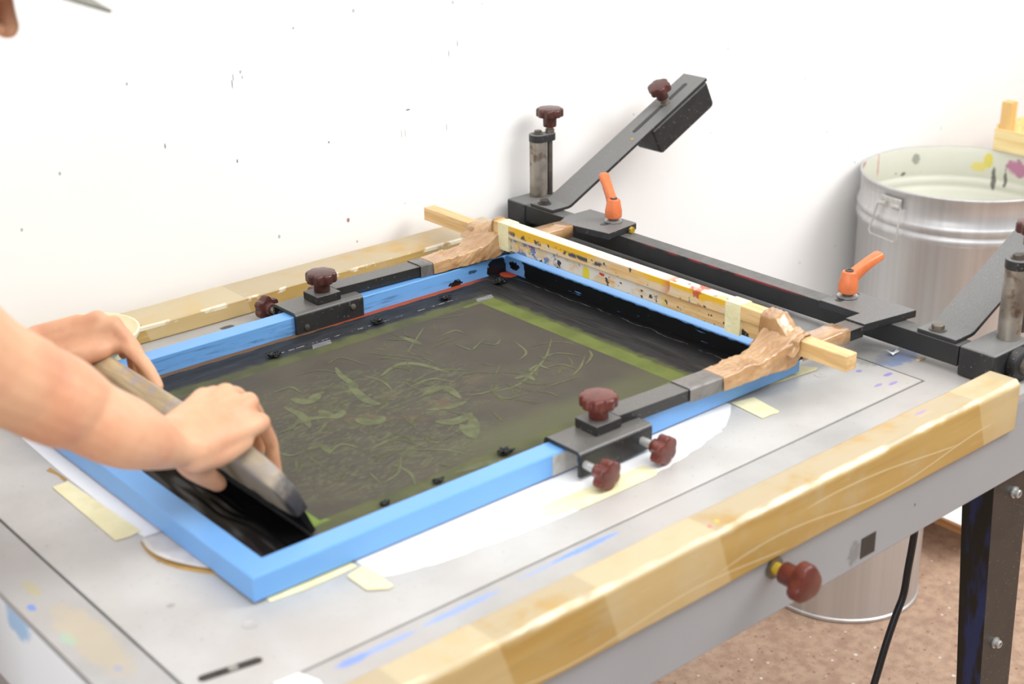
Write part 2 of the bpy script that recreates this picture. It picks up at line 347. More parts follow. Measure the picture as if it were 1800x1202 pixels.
    r = g.math('SUBTRACT', 0.6, g.math('MULTIPLY', wet, 0.28)); g.rough(r)
    weave = g.n.new('ShaderNodeTexChecker'); weave.inputs['Scale'].default_value = 900; g.l.new(g.pos(), weave.inputs['Vector'])
    g.bump(g.math('MULTIPLY', weave.outputs['Fac'], 0.4), 0.25, 0.0004)
    return g.m
def m_black_metal(name='black_painted_steel', dust=0.35, h='#272728', dh='#6b6a68', rough=0.45, blue=False):
    g = G(name, rough); g.pos(); c = g.mix(g.sm(g.noise(25, 4), 0.4, 0.7), lin(h), lin('#1f1f20'))
    up = g.sm(g.nz, 0.2, 0.9)
    c = g.mix(g.mul(up, g.math('ADD', 0.55, g.math('MULTIPLY', g.noise(420, 3), 0.5)), dust), c, lin(dh))
    d, k = g.voro(260); r = g.n.new('ShaderNodeSeparateColor'); g.l.new(k, r.inputs[0])
    c = g.mix(g.mul(g.math('LESS_THAN', d, g.math('MULTIPLY', g.math('POWER', r.outputs[0], 5.0), 0.4)), 0.35), c, lin('#8a8a88'))
    if blue: c = g.mix(g.mul(g.math('GREATER_THAN', g.math('ABSOLUTE', g.nx), 0.6), g.sm(g.noise(1, 4, g.vscale((30, 30, 5))), .48, .6), .8), lin('#171512'), lin('#1c2a5c')) if False else g.mix(g.mul(g.sm(g.math('ABSOLUTE', g.nx), .6, .8), 1.0), c, g.mix(g.sm(g.noise(1, 4, g.vscale((40, 30, 4))), .5, .6), lin('#171613'), lin('#1f2c55')))
    g.base(c); g.bump(g.noise(420, 2), 0.15, 0.0004); return g.m
def m_beam():
    g = G('black_beam_paint', 0.42); g.pos(); c = g.mix(g.sm(g.noise(25, 4), 0.4, 0.7), lin('#252525'), lin('#1e1e1e'))
    c = g.mix(g.mul(g.sm(g.nz, 0.2, 0.9), g.math('ADD', 0.4, g.noise(60, 4)), 0.7), c, lin('#747370'))
    red = g.mul(g.band(g.y, 0.15, 0.45, 0.05), g.band(g.z, 0.0405, 0.06, 0.0008), g.math('LESS_THAN', g.math('ADD', g.x, g.math('MULTIPLY', g.noise(18, 2), 0.004)), 1.0598), g.sm(g.noise(30, 3), 0.35, 0.5))
    c = g.mix(g.mul(red, 0.8), c, lin('#8c3434'))
    g.base(c); g.bump(g.noise(420, 2), 0.15, 0.0004); return g.m
def m_steel(name='worn_steel', h='#a9a39a', rust=0.7):
    g = G(name, 0.34, 0.75); c = g.mix(g.sm(g.noise(18, 5), 0.4, 0.7), lin(h), lin('#857d72'))
    c = g.mix(g.mul(g.sm(g.noise(45, 4), 0.52, 0.68), rust), c, lin('#5d4630')); g.base(c)
    g.rough(g.math('ADD', 0.28, g.math('MULTIPLY', g.noise(50, 3), 0.3))); return g.m
def m_drum():
    g = G('brushed_aluminium', 0.36, 0.6); g.pos()
    v = g.noise(1, 3, g.vscale((55, 55, 0.5)), 0.5)
    c = g.mix(g.sm(v, 0.3, 0.7), lin('#d0d0d0'), lin('#c6c5c4')); g.base(c)
    t = g.n.new('ShaderNodeTangent'); t.direction_type = 'RADIAL'; t.axis = 'Z'
    g.l.new(t.outputs[0], g.b.inputs['Tangent']); g.b.inputs['Anisotropic'].default_value = 0.6
    g.rough(g.math('ADD', 0.3, g.math('MULTIPLY', v, 0.14))); return g.m
def m_drum_in():
    g = G('paint_splashed_lining', 0.4); g.pos(); c = g.mix(g.mul(g.sm(g.noise(8, 3), .4, .7), .3), lin('#d6d6ca'), lin('#c9c9bb'))
    d, k = g.voro(26); r = g.n.new('ShaderNodeSeparateColor'); g.l.new(k, r.inputs[0])
    c = g.mix(g.mul(g.math('LESS_THAN', d, g.math('MULTIPLY', g.math('POWER', r.outputs[0], 5.0), 0.24)), .75), c, lin('#5b5a57'))
    cy, cz = 0.605, -0.0915
    for x, y, z, a, b, h in ((2.465, 0.60, -0.125, .03, .02, '#b1608f'), (2.455, 0.67, -0.118, .012, .018, '#d8c93e'), (2.45, 0.69, -0.135, .02, .012, '#ded06a'), (2.455, 0.655, -0.165, .006, .028, '#4b4a48'), (2.465, 0.63, -0.155, .005, .022, '#4b4a48'),
                             (2.05, 0.70, -0.112, .008, .026, '#57534f'), (2.09, 0.76, -0.10, .012, .010, '#d8b24c'), (2.15, 0.80, -0.095, .03, .004, '#b0635a'), (2.24, 0.83, -0.12, .003, .03, '#c77b72'), (2.33, 0.82, -0.155, .006, .006, '#3d3d3d'), (2.36, 0.81, -0.12, .01, .012, '#8f8f88')):
        # splashes on the inner wall, addressed by the plan angle and the depth below the rim
        ang = math.atan2(y - 0.605, x - 2.2524)
        if not hasattr(g, 'th'):
            g.th = g.math('ARCTAN2', g.math('SUBTRACT', g.y, 0.605), g.math('SUBTRACT', g.x, 2.2524))
        c = g.mix(g.mul(g.blob(ang, z, a / 0.23, b, g.th, g.z, .4, .7, 70), .85), c, lin(h))
    g.base(c); return g.m
def m_skin():
    g = G('skin', 0.45, 0, 0.4); c = g.mix(g.sm(g.noise(16, 4), 0.35, 0.7), lin('#dfae8a'), lin('#d59a78'))
    c = g.mix(g.mul(g.sm(g.noise(34, 3), 0.55, 0.75), 0.3), c, lin('#cf8470')); g.base(c)
    g.b.inputs['Subsurface Weight'].default_value = 0.12; g.b.inputs['Subsurface Radius'].default_value = (0.02, 0.008, 0.004); g.b.inputs['Subsurface Scale'].default_value = 0.4
    g.bump(g.noise(260, 3), 0.08, 0.0006); return g.m
def m_lath(name, painted):
    g = wood(name, '#e6c490', '#cfa56a', 'y', 0.8, 0.5)
    c = g.b.inputs['Base Color'].links[0].from_socket
    if painted:
        mid = g.band(g.y if g.pos() else g.y, 0.075, 0.572, 0.004)
        n1 = g.noise(1, 5, g.vscale((60, 16, 60)), 0.65)
        c = g.mix(g.mul(mid, g.sm(g.nz, 0.3, 0.8), g.sm(n1, 0.33, 0.45)), c, lin('#e6dfca'))
        c = g.mix(g.mul(mid, g.sm(n1, 0.44, 0.58), 0.6), c, lin('#d3cbb9'))
        n2 = g.noise(1, 4, g.vscale((50, 18, 90)), 0.6)
        zt, zb = (0.1005, 0.0925) if painted == 'upper' else (0.081, 0.073)
        if painted == 'upper':
            front = g.math('LESS_THAN', g.nz, 0.7)
            yel = g.mul(front, g.sm(g.math('ADD', g.math('ADD', g.z, g.math('MULTIPLY', g.sm(g.y, 0.34, 0.42), 0.0045)), g.math('MULTIPLY', g.math('SUBTRACT', n2, 0.5), 0.03)), 0.0895, 0.0915))
            yel = g.mul(yel, g.math('MAXIMUM', g.band(g.y, 0.36, 0.572, 0.02), g.band(g.y, 0.075, 0.27, 0.03)))
            c = g.mix(yel, c, lin('#e6b52e'))
            c = g.mix(g.mul(g.band(g.y, 0.12, 0.21, 0.015), g.sm(g.noise(30, 3), .5, .56), .9), c, lin('#b8503c'))
            c = g.mix(g.mul(front, g.band(g.y, 0.33, 0.57, 0.02), g.band(g.z, 0.084, 0.091, 0.002), g.sm(g.noise(55, 4), .5, .56)), c, lin('#4a4d55'))
            c = g.mix(g.mul(mid, g.sm(g.noise(48, 5), .62, .66)), c, lin('#46464c'))
        else:
            wz = g.noise(1, 5, g.vscale((60, 26, 60)), 0.6)
            c = g.mix(g.mul(mid, g.band(g.y, 0.24, 0.572, 0.05), g.sm(wz, 0.38, 0.56), .85), c, lin('#dddbd7'))
            c = g.mix(g.mul(mid, g.sm(g.noise(70, 5), .58, .62), g.math('LESS_THAN', g.z, 0.069)), c, lin('#3a3c42'))
            c = g.mix(g.mul(mid, g.band(g.y, 0.45, 0.57, .02), g.sm(g.noise(64, 5), .52, .56), .85), c, lin('#4b78b0'))
            c = g.mix(g.blob(0.385, 0.064, 0.008, 0.010, g.y, g.z, .2, .4, 80), c, lin('#dfd03c'))
            c = g.mix(g.mul(mid, g.sm(g.noise(52, 4), .64, .68)), c, lin('#d7c64a'))
            c = g.mix(g.mul(mid, g.sm(g.noise(44, 4), .66, .70)), c, lin('#8f5aa0'))
            c = g.mix(g.blob(0.35, 0.071, 0.006, 0.0025, g.y, g.z, .3, .5, 120), c, lin('#c4453a'))
            c = g.mix(g.blob(0.075, 0.058, 0.018, 0.008, g.y, g.z, .2, .9, 120), c, lin('#1d1d1e'))
            c = g.mix(g.blob(0.57, 0.066, 0.004, 0.004, g.y, g.z, .3, .9, 160), c, lin('#3f5a8a'))
    g.base(c); return g.m
def m_tape(name, h1, h2, rough, alpha=1.0):
    g = G(name, rough); n = g.noise(22, 4, None, 0.6, 0.8); g.base(g.mix(g.sm(n, 0.35, 0.7), lin(h1), lin(h2)))
    g.bump(g.noise(70, 3, None, 0.6, 1.6), 0.45, 0.003)
    if rough < 0.16:
        g.b.inputs['Coat Weight'].default_value = 0.7; g.b.inputs['Coat Roughness'].default_value = 0.08
        wv = g.n.new('ShaderNodeTexVoronoi'); wv.feature = 'DISTANCE_TO_EDGE'; wv.inputs['Scale'].default_value = 1.0
        g.l.new(g.vscale((16, 38, 38)), wv.inputs['Vector']); g.bump(g.math('ADD', g.sm(wv.outputs['Distance'], 0.0, 0.25), g.math('MULTIPLY', g.noise(60, 3, None, 0.6, 1.5), 0.9)), 0.30, 0.003)
    return g.m
def m_squeegee():
    g = wood('stained_squeegee_wood', '#c9b48c', '#a48f6c', 'y', 0.7, 0.45); g.pos()
    c = g.b.inputs['Base Color'].links[0].from_socket
    c = g.mix(g.mul(g.sm(g.noise(22, 4), .5, .62), .5), c, lin('#8f8ba6'))
    dark = g.sm(g.math('ADD', g.y, g.math('MULTIPLY', g.math('SUBTRACT', g.noise(30, 4), .5), .06)), 0.20, 0.10)
    t = g.n.new('ShaderNodeMapRange')
    grime = g.math('SUBTRACT', 1.0, g.sm(g.math('ADD', g.y, g.math('MULTIPLY', g.math('SUBTRACT', g.noise(30, 4), .5), .05)), 0.13, 0.30))
    c = g.mix(g.mul(grime, .7), c, lin('#958d83'))
    end = g.math('SUBTRACT', 1.0, g.sm(g.math('ADD', g.y, g.math('MULTIPLY', g.math('SUBTRACT', g.noise(40, 4), .5), .04)), 0.076, 0.095))
    low = g.math('SUBTRACT', 1.0, g.sm(g.math('ADD', g.z, g.math('MULTIPLY', g.math('SUBTRACT', g.noise(45, 3), .5), .02)), 0.036, 0.046))
    c = g.mix(g.math('MAXIMUM', g.mul(end, .92), low), c, lin('#24242e'))
    g.base(c); return g.m
M_ = {}
M_['wall'] = m_wall(); M_['floor'] = m_floor()
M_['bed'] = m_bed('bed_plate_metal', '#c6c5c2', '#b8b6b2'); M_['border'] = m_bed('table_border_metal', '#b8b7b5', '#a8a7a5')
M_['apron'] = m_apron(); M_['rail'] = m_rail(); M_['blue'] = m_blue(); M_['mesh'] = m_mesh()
M_['black'] = m_black_metal(); M_['dusty'] = m_black_metal('dusty_black_steel', 0.85, '#2c2c2d', '#868583'); M_['beam'] = m_beam()
M_['bar'] = m_black_metal('black_bar', 0.65, '#2b2a29', '#807d78', 0.34)
M_['legm'] = m_black_metal('black_leg_paint', 0.2, '#2a2825', '#3c3a36', 0.4, True)
M_['steel'] = m_steel(); M_['clean_steel'] = m_steel('plain_steel', '#c2c2bf', 0.1); M_['dark_steel'] = m_steel('dark_steel', '#5a5855', 0.3)
M_['knob'] = plain('maroon_bakelite', '#55302b', 0.25, 0, 0.14, 30); M_['knob_red'] = plain('red_brown_bakelite', '#6b3229', 0.26, 0, 0.16, 40)
M_['orange'] = plain('orange_plastic', '#e07a48', 0.35, 0, 0.08, 50)
M_['drum'] = m_drum(); M_['drum_in'] = m_drum_in()
M_['skin'] = m_skin()
M_['lath_lower'] = m_lath('pine_lath_splashed', 'lower'); M_['lath_upper'] = m_lath('pine_lath_painted', 'upper')
M_['brown_tape'] = m_tape('brown_packing_tape', '#bd976c', '#a67d54', 0.14); M_['grey_tape'] = m_tape('worn_grey_tape', '#7d7873', '#5c5956', 0.35)
M_['mask_tape'] = m_tape('masking_tape', '#efe8c0', '#e6deb0', 0.6); M_['clear_tape'] = m_tape('grey_film', '#88878a', '#6f6e72', 0.2)
M_['paper'] = plain('white_paper', '#f4f4f4', 0.7, 0, 0.01, 20); M_['card'] = plain('brown_card_edge', '#b79150', 0.7, 0, 0.1, 40); M_['paper_grey'] = plain('grey_marked_paper', '#d5d2d0', 0.7, 0, 0.12, 30)
M_['ink'] = plain('wet_black_ink', '#0a0a0b', 0.27, 0, 0.05, 60, 0.4)
M_['art_dim'] = plain('dim_stencil_lines', '#57593e', 0.65, 0, 0.16, 60, 0.25)
M_['art'] = plain('olive_stencil_lines', '#64674a', 0.65, 0, 0.16, 60, 0.25)
M_['squeegee'] = m_squeegee(); M_['rubber'] = plain('inked_rubber', '#16161b', 0.25, 0, 0.1, 40)
M_['pine'] = wood('pale_pine', '#f0dba6', '#e2c484', 'y', 0.5, 0.55).m; M_['pine2'] = wood('pine_post', '#ecc98a', '#dcb06c', 'z', 0.5, 0.55).m
M_['white_board'] = plain('white_laminate', '#f2f1ee', 0.4, 0, 0.01, 10); M_['edging'] = wood('wood_edging', '#a8794a', '#8a5c33', 'y', 0.6).m
M_['cable'] = plain('black_rubber_cable', '#1d1e20', 0.4, 0, 0.1, 60)
M_['cream'] = plain('cream_plastic', '#f3ebc6', 0.4, 0, 0.02, 20)
M_['shirt'] = plain('grey_cotton', '#9a9c9e', 0.8, 0, 0.1, 120); M_['denim'] = plain('dark_denim', '#2f3a4d', 0.8, 0, 0.15, 200)
M_['hair'] = plain('dark_brown_hair', '#3a2a20', 0.6, 0, 0.2, 120); M_['cap'] = plain('grey_cap_cloth', '#8a8a80', 0.8, 0, 0.1, 120)
M_['sticker'] = plain('black_sticker', '#2d2d2e', 0.4, 0, 0.1, 60); M_['slotm'] = plain('dark_slot', '#3c3833', 0.6, 0, 0.2, 60)
M_['brass'] = plain('yellow_paint_fleck', '#c9a93a', 0.5, 0.3, 0.2, 100); M_['skin_nail'] = plain('finger_nail', '#f0c9b4', 0.3, 0, 0.02, 20)
M_['eye'] = plain('eye_white', '#f0eee8', 0.2, 0, 0.01, 20); M_['shoe'] = plain('black_leather', '#1c1b1a', 0.4, 0, 0.1, 60)
M_['label'] = plain('worn_silver_label', '#c9c7c2', 0.35, 0.2, 0.12, 60)

# ------------------------------------------------------------------ setting
bm = box(B(), -2.6, 4.4, 0.84, 0.94, -0.85, 2.2); tag(obj('wall_back', bm, M_['wall']), 'white painted wall with small specks behind the printing table', None, None, 'structure')
bm = box(B(), -2.6, 4.4, -2.6, 0.84, -0.95, -0.85); tag(obj('floor', bm, M_['floor']), 'brown speckled floor', None, None, 'structure')

# ------------------------------------------------------------------ printing table
tab = thing('printing_table', 'grey metal screen printing table with black legs', 'table', (0.45, 0.28, -0.85))
bm = B(); XL, XR, YF, YB = -0.188, 1.13, -0.205, 0.815
px0, px1, py0, py1 = -0.1232, 1.0030, -0.1293, 0.70
gp = 0.0034
box(bm, XL, XR, YF, py0 - gp, -0.010, 0); box(bm, XL, XR, py1 + gp, YB, -0.010, 0)
box(bm, XL, px0 - gp, py0 - gp, py1 + gp, -0.010, 0); box(bm, px1 + gp, XR, py0 - gp, py1 + gp, -0.010, 0)
box(bm, 1.052, XR, -0.247, YF, -0.010, 0)
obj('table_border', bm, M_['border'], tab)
bm = box(B(), XL + 0.01, XR - 0.01, YF + 0.01, YB - 0.01, -0.016, -0.0102); obj('groove_bed', bm, M_['slotm'], tab)
sl0, sl1 = V((-0.104, -0.0765)), V((-0.050, -0.086))
bm = box(B(), px0, px1, py0, py1, -0.0100, 0.0006); obj('bed_plate', bm, M_['bed'], tab, bevel=0.0008, seg=1)
# recessed slot with its screw, and the plate's fixing screws
dv = (sl1 - sl0).normalized(); nv = V((-dv.y, dv.x))
pts = []
for c_, s_ in ((sl1, 1), (sl0, -1)):
    for k in range(9):
        t = -PI / 2 + PI * k / 8; pts.append(c_ + dv * math.cos(t) * 0.0055 * s_ + nv * math.sin(t) * 0.0055 * s_)
bm = prism(B(), [(p.x, p.y) for p in pts], 0.0007, 0.0010, lambda u, v, t: V((u, v, t))); sl = obj('adjusting_slot', bm, M_['slotm'], tab)
bm = lathe(B(), [(0.0052, 0), (0.0052, 0.0008), (0.0030, 0.0010), (0.0028, 0.0004)], (sl0 * 0.45 + sl1 * 0.55).to_3d() + V((0, 0, 0.0010)), n=20); obj('screw', bm, M_['clean_steel'], sl, smooth='auto')
for x, y in ((-0.0212, -0.0262), (0.9133, -0.0224), (0.02, 0.672), (0.915, 0.668)):
    bm = lathe(B(), [(0.0085, 0.0007), (0.0085, 0.0011), (0.0060, 0.0012), (0.0052, 0.0008), (0.0030, 0.0008), (0.0028, 0.0004)], (x, y, 0), n=24); obj('plate_screw', bm, M_['bed'], tab, smooth='auto')
bm = B()
box(bm, XL, XR + 0.012, -0.247, -0.240, -0.130, -0.0105); box(bm, XL, XR + 0.012, 0.805, 0.812, -0.130, -0.0105)
box(bm, XL, XL + 0.007, -0.240, 0.805, -0.130, -0.0105); box(bm, XR + 0.005, XR + 0.012, -0.240, 0.805, -0.130, -0.0105)
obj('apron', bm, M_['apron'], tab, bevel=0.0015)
# wooden edge rails: L-shaped strips
def rail(y_in, y_out, lip, x0, x1, lbl):
    pts = [(y_in, 0.0004), (y_in, 0.0275), (y_out - (0.006 if y_out > y_in else -0.006), 0.0285), (y_out, 0.0225), (y_out, -0.046), (lip, -0.046), (lip, 0.0004)]
    bm = B(); n = 40; R = []
    for i in range(n + 1):
        x = x0 + (x1 - x0) * i / n
        R.append([V((x, y + 0.0012 * mnoise.noise(V((x * 9, y * 40, 0))), z + 0.0010 * mnoise.noise(V((x * 11, z * 60, 5))) * (1 if z > 0.02 else 0.4))) for y, z in pts])
    rings(bm, R); return obj('edge_rail', bm, M_['rail'], tab, bevel=0.003, seg=3, label=lbl)
rail(-0.2055, -0.2535, -0.2485, -0.186, 1.047, 'yellowed taped wooden strip with peeling tape')
rail(0.737, 0.818, 0.8135, -0.186, 0.985, 'pale taped wooden strip along the wall')

def knob(o, ax, R=0.024, H=0.017, neck=0.0125, nh=0.013, lobes=7, depth=0.16, mat='knob', parent=None, hint=None, name='knob', stud=None, stud_r=0.006, stud_mat='clean_steel'):
    """bakelite hand knob: base of the neck at o, pointing along ax"""
    ax = V(ax).normalized(); o = V(o)
    def md(t): return 0.5 - 0.5 * math.cos(lobes * t)
    md2 = lambda t: md(t) ** (2.6 if lobes > 6 else 1.5)
    pr = [(neck * 0.94, 0), (neck, 0.001), (neck * 1.02, nh * 0.7), (neck * 1.12, nh), (R * 0.86, nh + 0.0004, depth * .7), (R * 0.96, nh + H * 0.07, depth), (R, nh + H * 0.18, depth), (R, nh + H * 0.74, depth), (R * 0.97, nh + H * 0.87, depth * .9), (R * 0.89, nh + H * 0.95, depth * .5), (R * 0.75, nh + H * 0.99, depth * .1), (R * 0.1, nh + H * 1.04, 0)]
    bm = lathe(B(), pr, o, ax, n=lobes * 12, mod=md2)
    k = obj(name, bm, M_[mat], parent, smooth='auto')
    if stud:
        bm = cyl(B(), o + ax * 0.002, -ax, stud_r, stud + 0.002, 16); obj('threaded_stud', bm, M_[stud_mat], k, smooth='auto')
    return k
def hexbolt(o, ax, r, h, parent, mat='black', washer=True, name='bolt'):
    ax = V(ax).normalized(); bm = B()
    if washer: cyl(bm, V(o), ax, r * 1.35, h * 0.2, 20)
    lathe(bm, [(r, h * 0.2), (r, h * 0.9), (r * 0.85, h)], o, ax, n=6)
    return obj(name, bm, M_[mat], parent)
k = knob((0.5455, -0.262, -0.0625), (0, -1, 0), R=0.025, H=0.018, neck=0.0135, nh=0.022, lobes=3, depth=0.30, mat='knob_red', parent=tab, stud=0.0145, stud_r=0.008, stud_mat='brass', name='apron_knob')
bm = lathe(B(), [(0.014, 0), (0.014, 0.003), (0.009, 0.0032)], (0.5455, -0.247, -0.0625), (0, -1, 0)); obj('knob_washer', bm, M_['dark_steel'], tab, smooth='auto')
bm = box(B(), 0.718, 0.748, -0.2475, -0.2472, -0.121, -0.092); obj('sticker', bm, M_['sticker'], tab)
# tapered sheet-steel legs
def leg(xo, yo, sx, sy):
    """outer corner flange leg; xo, yo = outer face lines at the top; sx, sy = inward direction"""
    bm = B(); L = []
    for z, sh, wx, wy in ((-0.128, 0.0, 0.092, 0.050), (-0.50, 0.026, 0.082, 0.040), (-0.85, 0.050, 0.072, 0.034)):
        x0 = xo + sh * -sx; t = 0.004
        L.append([(x0 - sx * 0, z), wx, wy])
    def ring(i, pts):
        (x0, z), wx, wy = L[i]
        return [V((x0 + sx * (a * wx + a2), yo + sy * (b * wy + b2), z)) for a, a2, b, b2 in pts]
    t = 0.003
    o_ = [(0, 0, 0, 0), (1, 0, 0, 0), (1, 0, 1, 0), (1, -t, 1, 0), (1, -t, 0, t), (0, t, 0, t), (0, t, .5, 0), (0, 0, .5, 0)]
    rings(bm, [ring(i, o_) for i in range(3)])
    return obj('leg', bm, M_['legm'], tab, smooth=False)
lg = leg(1.128, -0.2395, -1, 1)
for x, z in ((1.094, -0.165), (1.0975, -0.4205)):
    bm = lathe(B(), [(0.009, 0), (0.009, 0.002), (0.0065, 0.0022), (0.0065, 0.008), (0.005, 0.0095), (0.0035, 0.0095), (0.0035, 0.006)], (x, -0.2395, z), (0, -1, 0), n=20); obj('leg_bolt', bm, M_['clean_steel'], lg, smooth='auto')
leg(-0.178, -0.2395, 1, 1); leg(1.128, 0.8045, -1, -1); leg(-0.178, 0.8045, 1, -1)

# ------------------------------------------------------------------ papers and masking tape on the bed
def flat(name, pts, z, mat, label, cat, group=None, th=0.0004, lift=None):
    bm = B(); prism(bm, pts, z, z + th, lambda u, v, t: V((u, v, t)))
    o = obj(name, bm, M_[mat]); tag(o, label, cat, group); return o
rnd = random.Random(4)
def torn(a, b, n, amp):
    return [(a[0] + (b[0] - a[0]) * i / n + rnd.uniform(-amp, amp), a[1] + (b[1] - a[1]) * i / n + rnd.uniform(-amp, amp)) for i in range(1, n)]
pp = [(-0.016, 0.55), (-0.020, 0.42), (-0.0195, 0.22)] + [(-0.012, 0.165), (0.03, 0.06), (0.13, 0.01), (0.135, -0.0435)] + torn((0.135, -0.0435), (0.19, -0.0608), 5, .0015) + [(0.19, -0.0608)] + torn((0.19, -0.0608), (0.30, -0.0735), 8, .0012) + [(0.3, -0.0735), (0.3766, -0.0775), (0.5219, -0.0755)] + torn((0.5219, -0.0755), (0.6122, -0.063), 7, .002) + [(0.6122, -0.063)] + torn((0.6122, -0.063), (0.689, -0.043), 9, .003) + [(0.689, -0.043), (0.722, -0.022), (0.744, -0.0046), (0.75, 0.06), (0.75, 0.55)]
flat('paper_sheet', pp, 0.0008, 'paper', 'white paper sheet with a torn edge lying under the blue frame', 'paper')
bm = B()
def curl(i, j):
    x = -0.024 + 0.075 * i; y = 0.205 - 0.115 * j
    ex = 0.012 * math.sin(PI * j) * (1 - i)
    z = 0.0014 + 0.0045 * (1 - i) ** 2 * (0.4 + 0.6 * math.sin(PI * min(1, j * 1.1)))
    return V((x - ex + 0.030 * j * j * (1 - i), y, z))
sheet(bm, curl, 10, 14)
tag(obj('paper_scrap', bm, M_['paper_grey'], smooth=True, solid=0.0006), 'curled grey-marked paper corner sticking out under the left rail of the blue frame', 'paper')
bm = B()
sheet(bm, lambda i, j: V((-0.027 + 0.07 * i - 0.010 * math.sin(PI * j) * (1 - i) + 0.030 * j * j * (1 - i), 0.2 - 0.120 * j, 0.0009)), 8, 14)
tag(obj('card_scrap', bm, M_['card'], smooth=True, solid=0.0005), 'brown card edge under the curled paper corner by the blue frame', 'card')
flat('card_strip', [(-0.0315, 0.44), (-0.024, 0.445), (-0.022, 0.40), (-0.0275, 0.398), (-0.026, 0.42)], 0.0007, 'card', 'narrow torn yellow card strip at the left edge of the white paper sheet', 'card')
flat('paper_note', [(-0.058, -0.129), (-0.03, -0.1315), (-0.0225, -0.155), (-0.03, -0.185), (-0.07, -0.18)], 0.0008, 'paper', 'small blank white paper note on the table border beside the yellowed rail', 'paper')
for nm, pts, z, lab in (('masking_tape', [(0.748, -0.001), (0.7849, -0.0096), (0.7751, -0.0623), (0.768, -0.064), (0.7625, -0.0615), (0.7419, -0.0608)], 0.0014, 'short pale masking tape piece at the torn right end of the white paper'),
                        ('masking_tape', [(0.3604, -0.0409), (0.36, -0.055), (0.3421, -0.0644), (0.40, -0.079), (0.52, -0.079), (0.532, -0.072), (0.529, -0.0497), (0.45, -0.046)], 0.0014, 'long pale masking tape strip under the side knobs of the front clamp'),
                        ('masking_tape', [(0.1325, -0.0106), (0.131, -0.067), (0.1235, -0.0685), (0.1045, -0.0552), (0.105, -0.0174)], 0.0019, 'short masking tape piece sticking out across the paper near the front corner of the frame'),
                        ('masking_tape', [(0.0158, -0.0055), (0.0165, 0.012), (0.125, 0.012), (0.125, -0.009), (0.06, -0.010)], 0.0014, 'thin masking tape strip along the front rail at the near corner of the frame'),
                        ('masking_tape', [(-0.0451, 0.3928), (-0.0241, 0.3936), (-0.0148, 0.2225), (-0.030, 0.2190), (-0.047, 0.2221)], 0.0014, 'wide masking tape strip holding the left edge of the white paper'),
                        ('masking_tape', [(0.785, 0.016), (0.80, 0.03), (0.915, 0.02), (0.930, -0.0045), (0.922, -0.0086), (0.86, -0.002)], 0.0014, 'masking tape strip under the far right corner of the blue frame')):
    flat(nm, pts, z, 'mask_tape', lab, 'tape')
bm = B(); sheet(bm, lambda i, j: jit((1.044 + 0.028 * i, -0.052 + 0.011 * j * (1 - 0.5 * i), 0.003 + 0.004 * abs(math.sin(3 * i + 2 * j))), 0.003, 90), 8, 5)
tag(obj('paper_scrap', bm, M_['paper'], solid=0.0005), 'tiny crumpled white paper scrap on the stained table border by the black beam', 'paper')
bm = B(); box(bm, 1.058, 1.074, -0.0865, -0.0815, 0.0004, 0.0016); tag(obj('wood_chip', bm, M_['pine']), 'tiny tan wood chip on the table border beside the white scrap', 'chip')

# ------------------------------------------------------------------ screen frame
FW, FH, FR_, ZB, ZTOP = 0.893, 0.632, 0.0305, 0.0040, 0.0340
scr = thing('silkscreen', 'large blue metal silkscreen frame with an inked olive stencil mesh', 'silkscreen', (FW / 2, FH / 2, ZB))
bm = B()
prof = [(0, 0.0012), (0.0012, 0), (FR_ - .001, 0), (FR_, 0.001), (FR_, ZTOP - ZB - 0.001), (FR_ - 0.001, ZTOP - ZB), (0.0022, ZTOP - ZB), (0.0007, ZTOP - ZB - 0.0007), (0, ZTOP - ZB - 0.0022)]
cor = [((0, 0), (1, 1)), ((FW, 0), (-1, 1)), ((FW, FH), (-1, -1)), ((0, FH), (1, -1))]
R = [[V((cx + dx * a, cy + dy * a, ZB + h)) for a, h in prof] for (cx, cy), (dx, dy) in cor]
rows = [[bm.verts.new(p) for p in r] for r in R]
for i in range(4):
    a, b = rows[i], rows[(i + 1) % 4]
    for j in range(len(prof)): bm.faces.new((a[j], a[(j + 1) % len(prof)], b[(j + 1) % len(prof)], b[j]))
obj('frame', bm, M_['blue'], scr)
bm = B(); sheet(bm, lambda i, j: V((FR_ - 0.01 + (FW - 2 * FR_ + 0.02) * i, FR_ - 0.01 + (FH - 2 * FR_ + 0.02) * j, 0.0062)), 20, 16)
msh = obj('mesh', bm, M_['mesh'], scr, label='dark olive stencil mesh with black ink around the image')
bm = box(B(), 0.004, FW - 0.004, 0.004, FH - 0.004, 0.0030, 0.0039); obj('gasket', bm, plain('rust_red_adhesive', '#8f4a33', 0.6), scr)
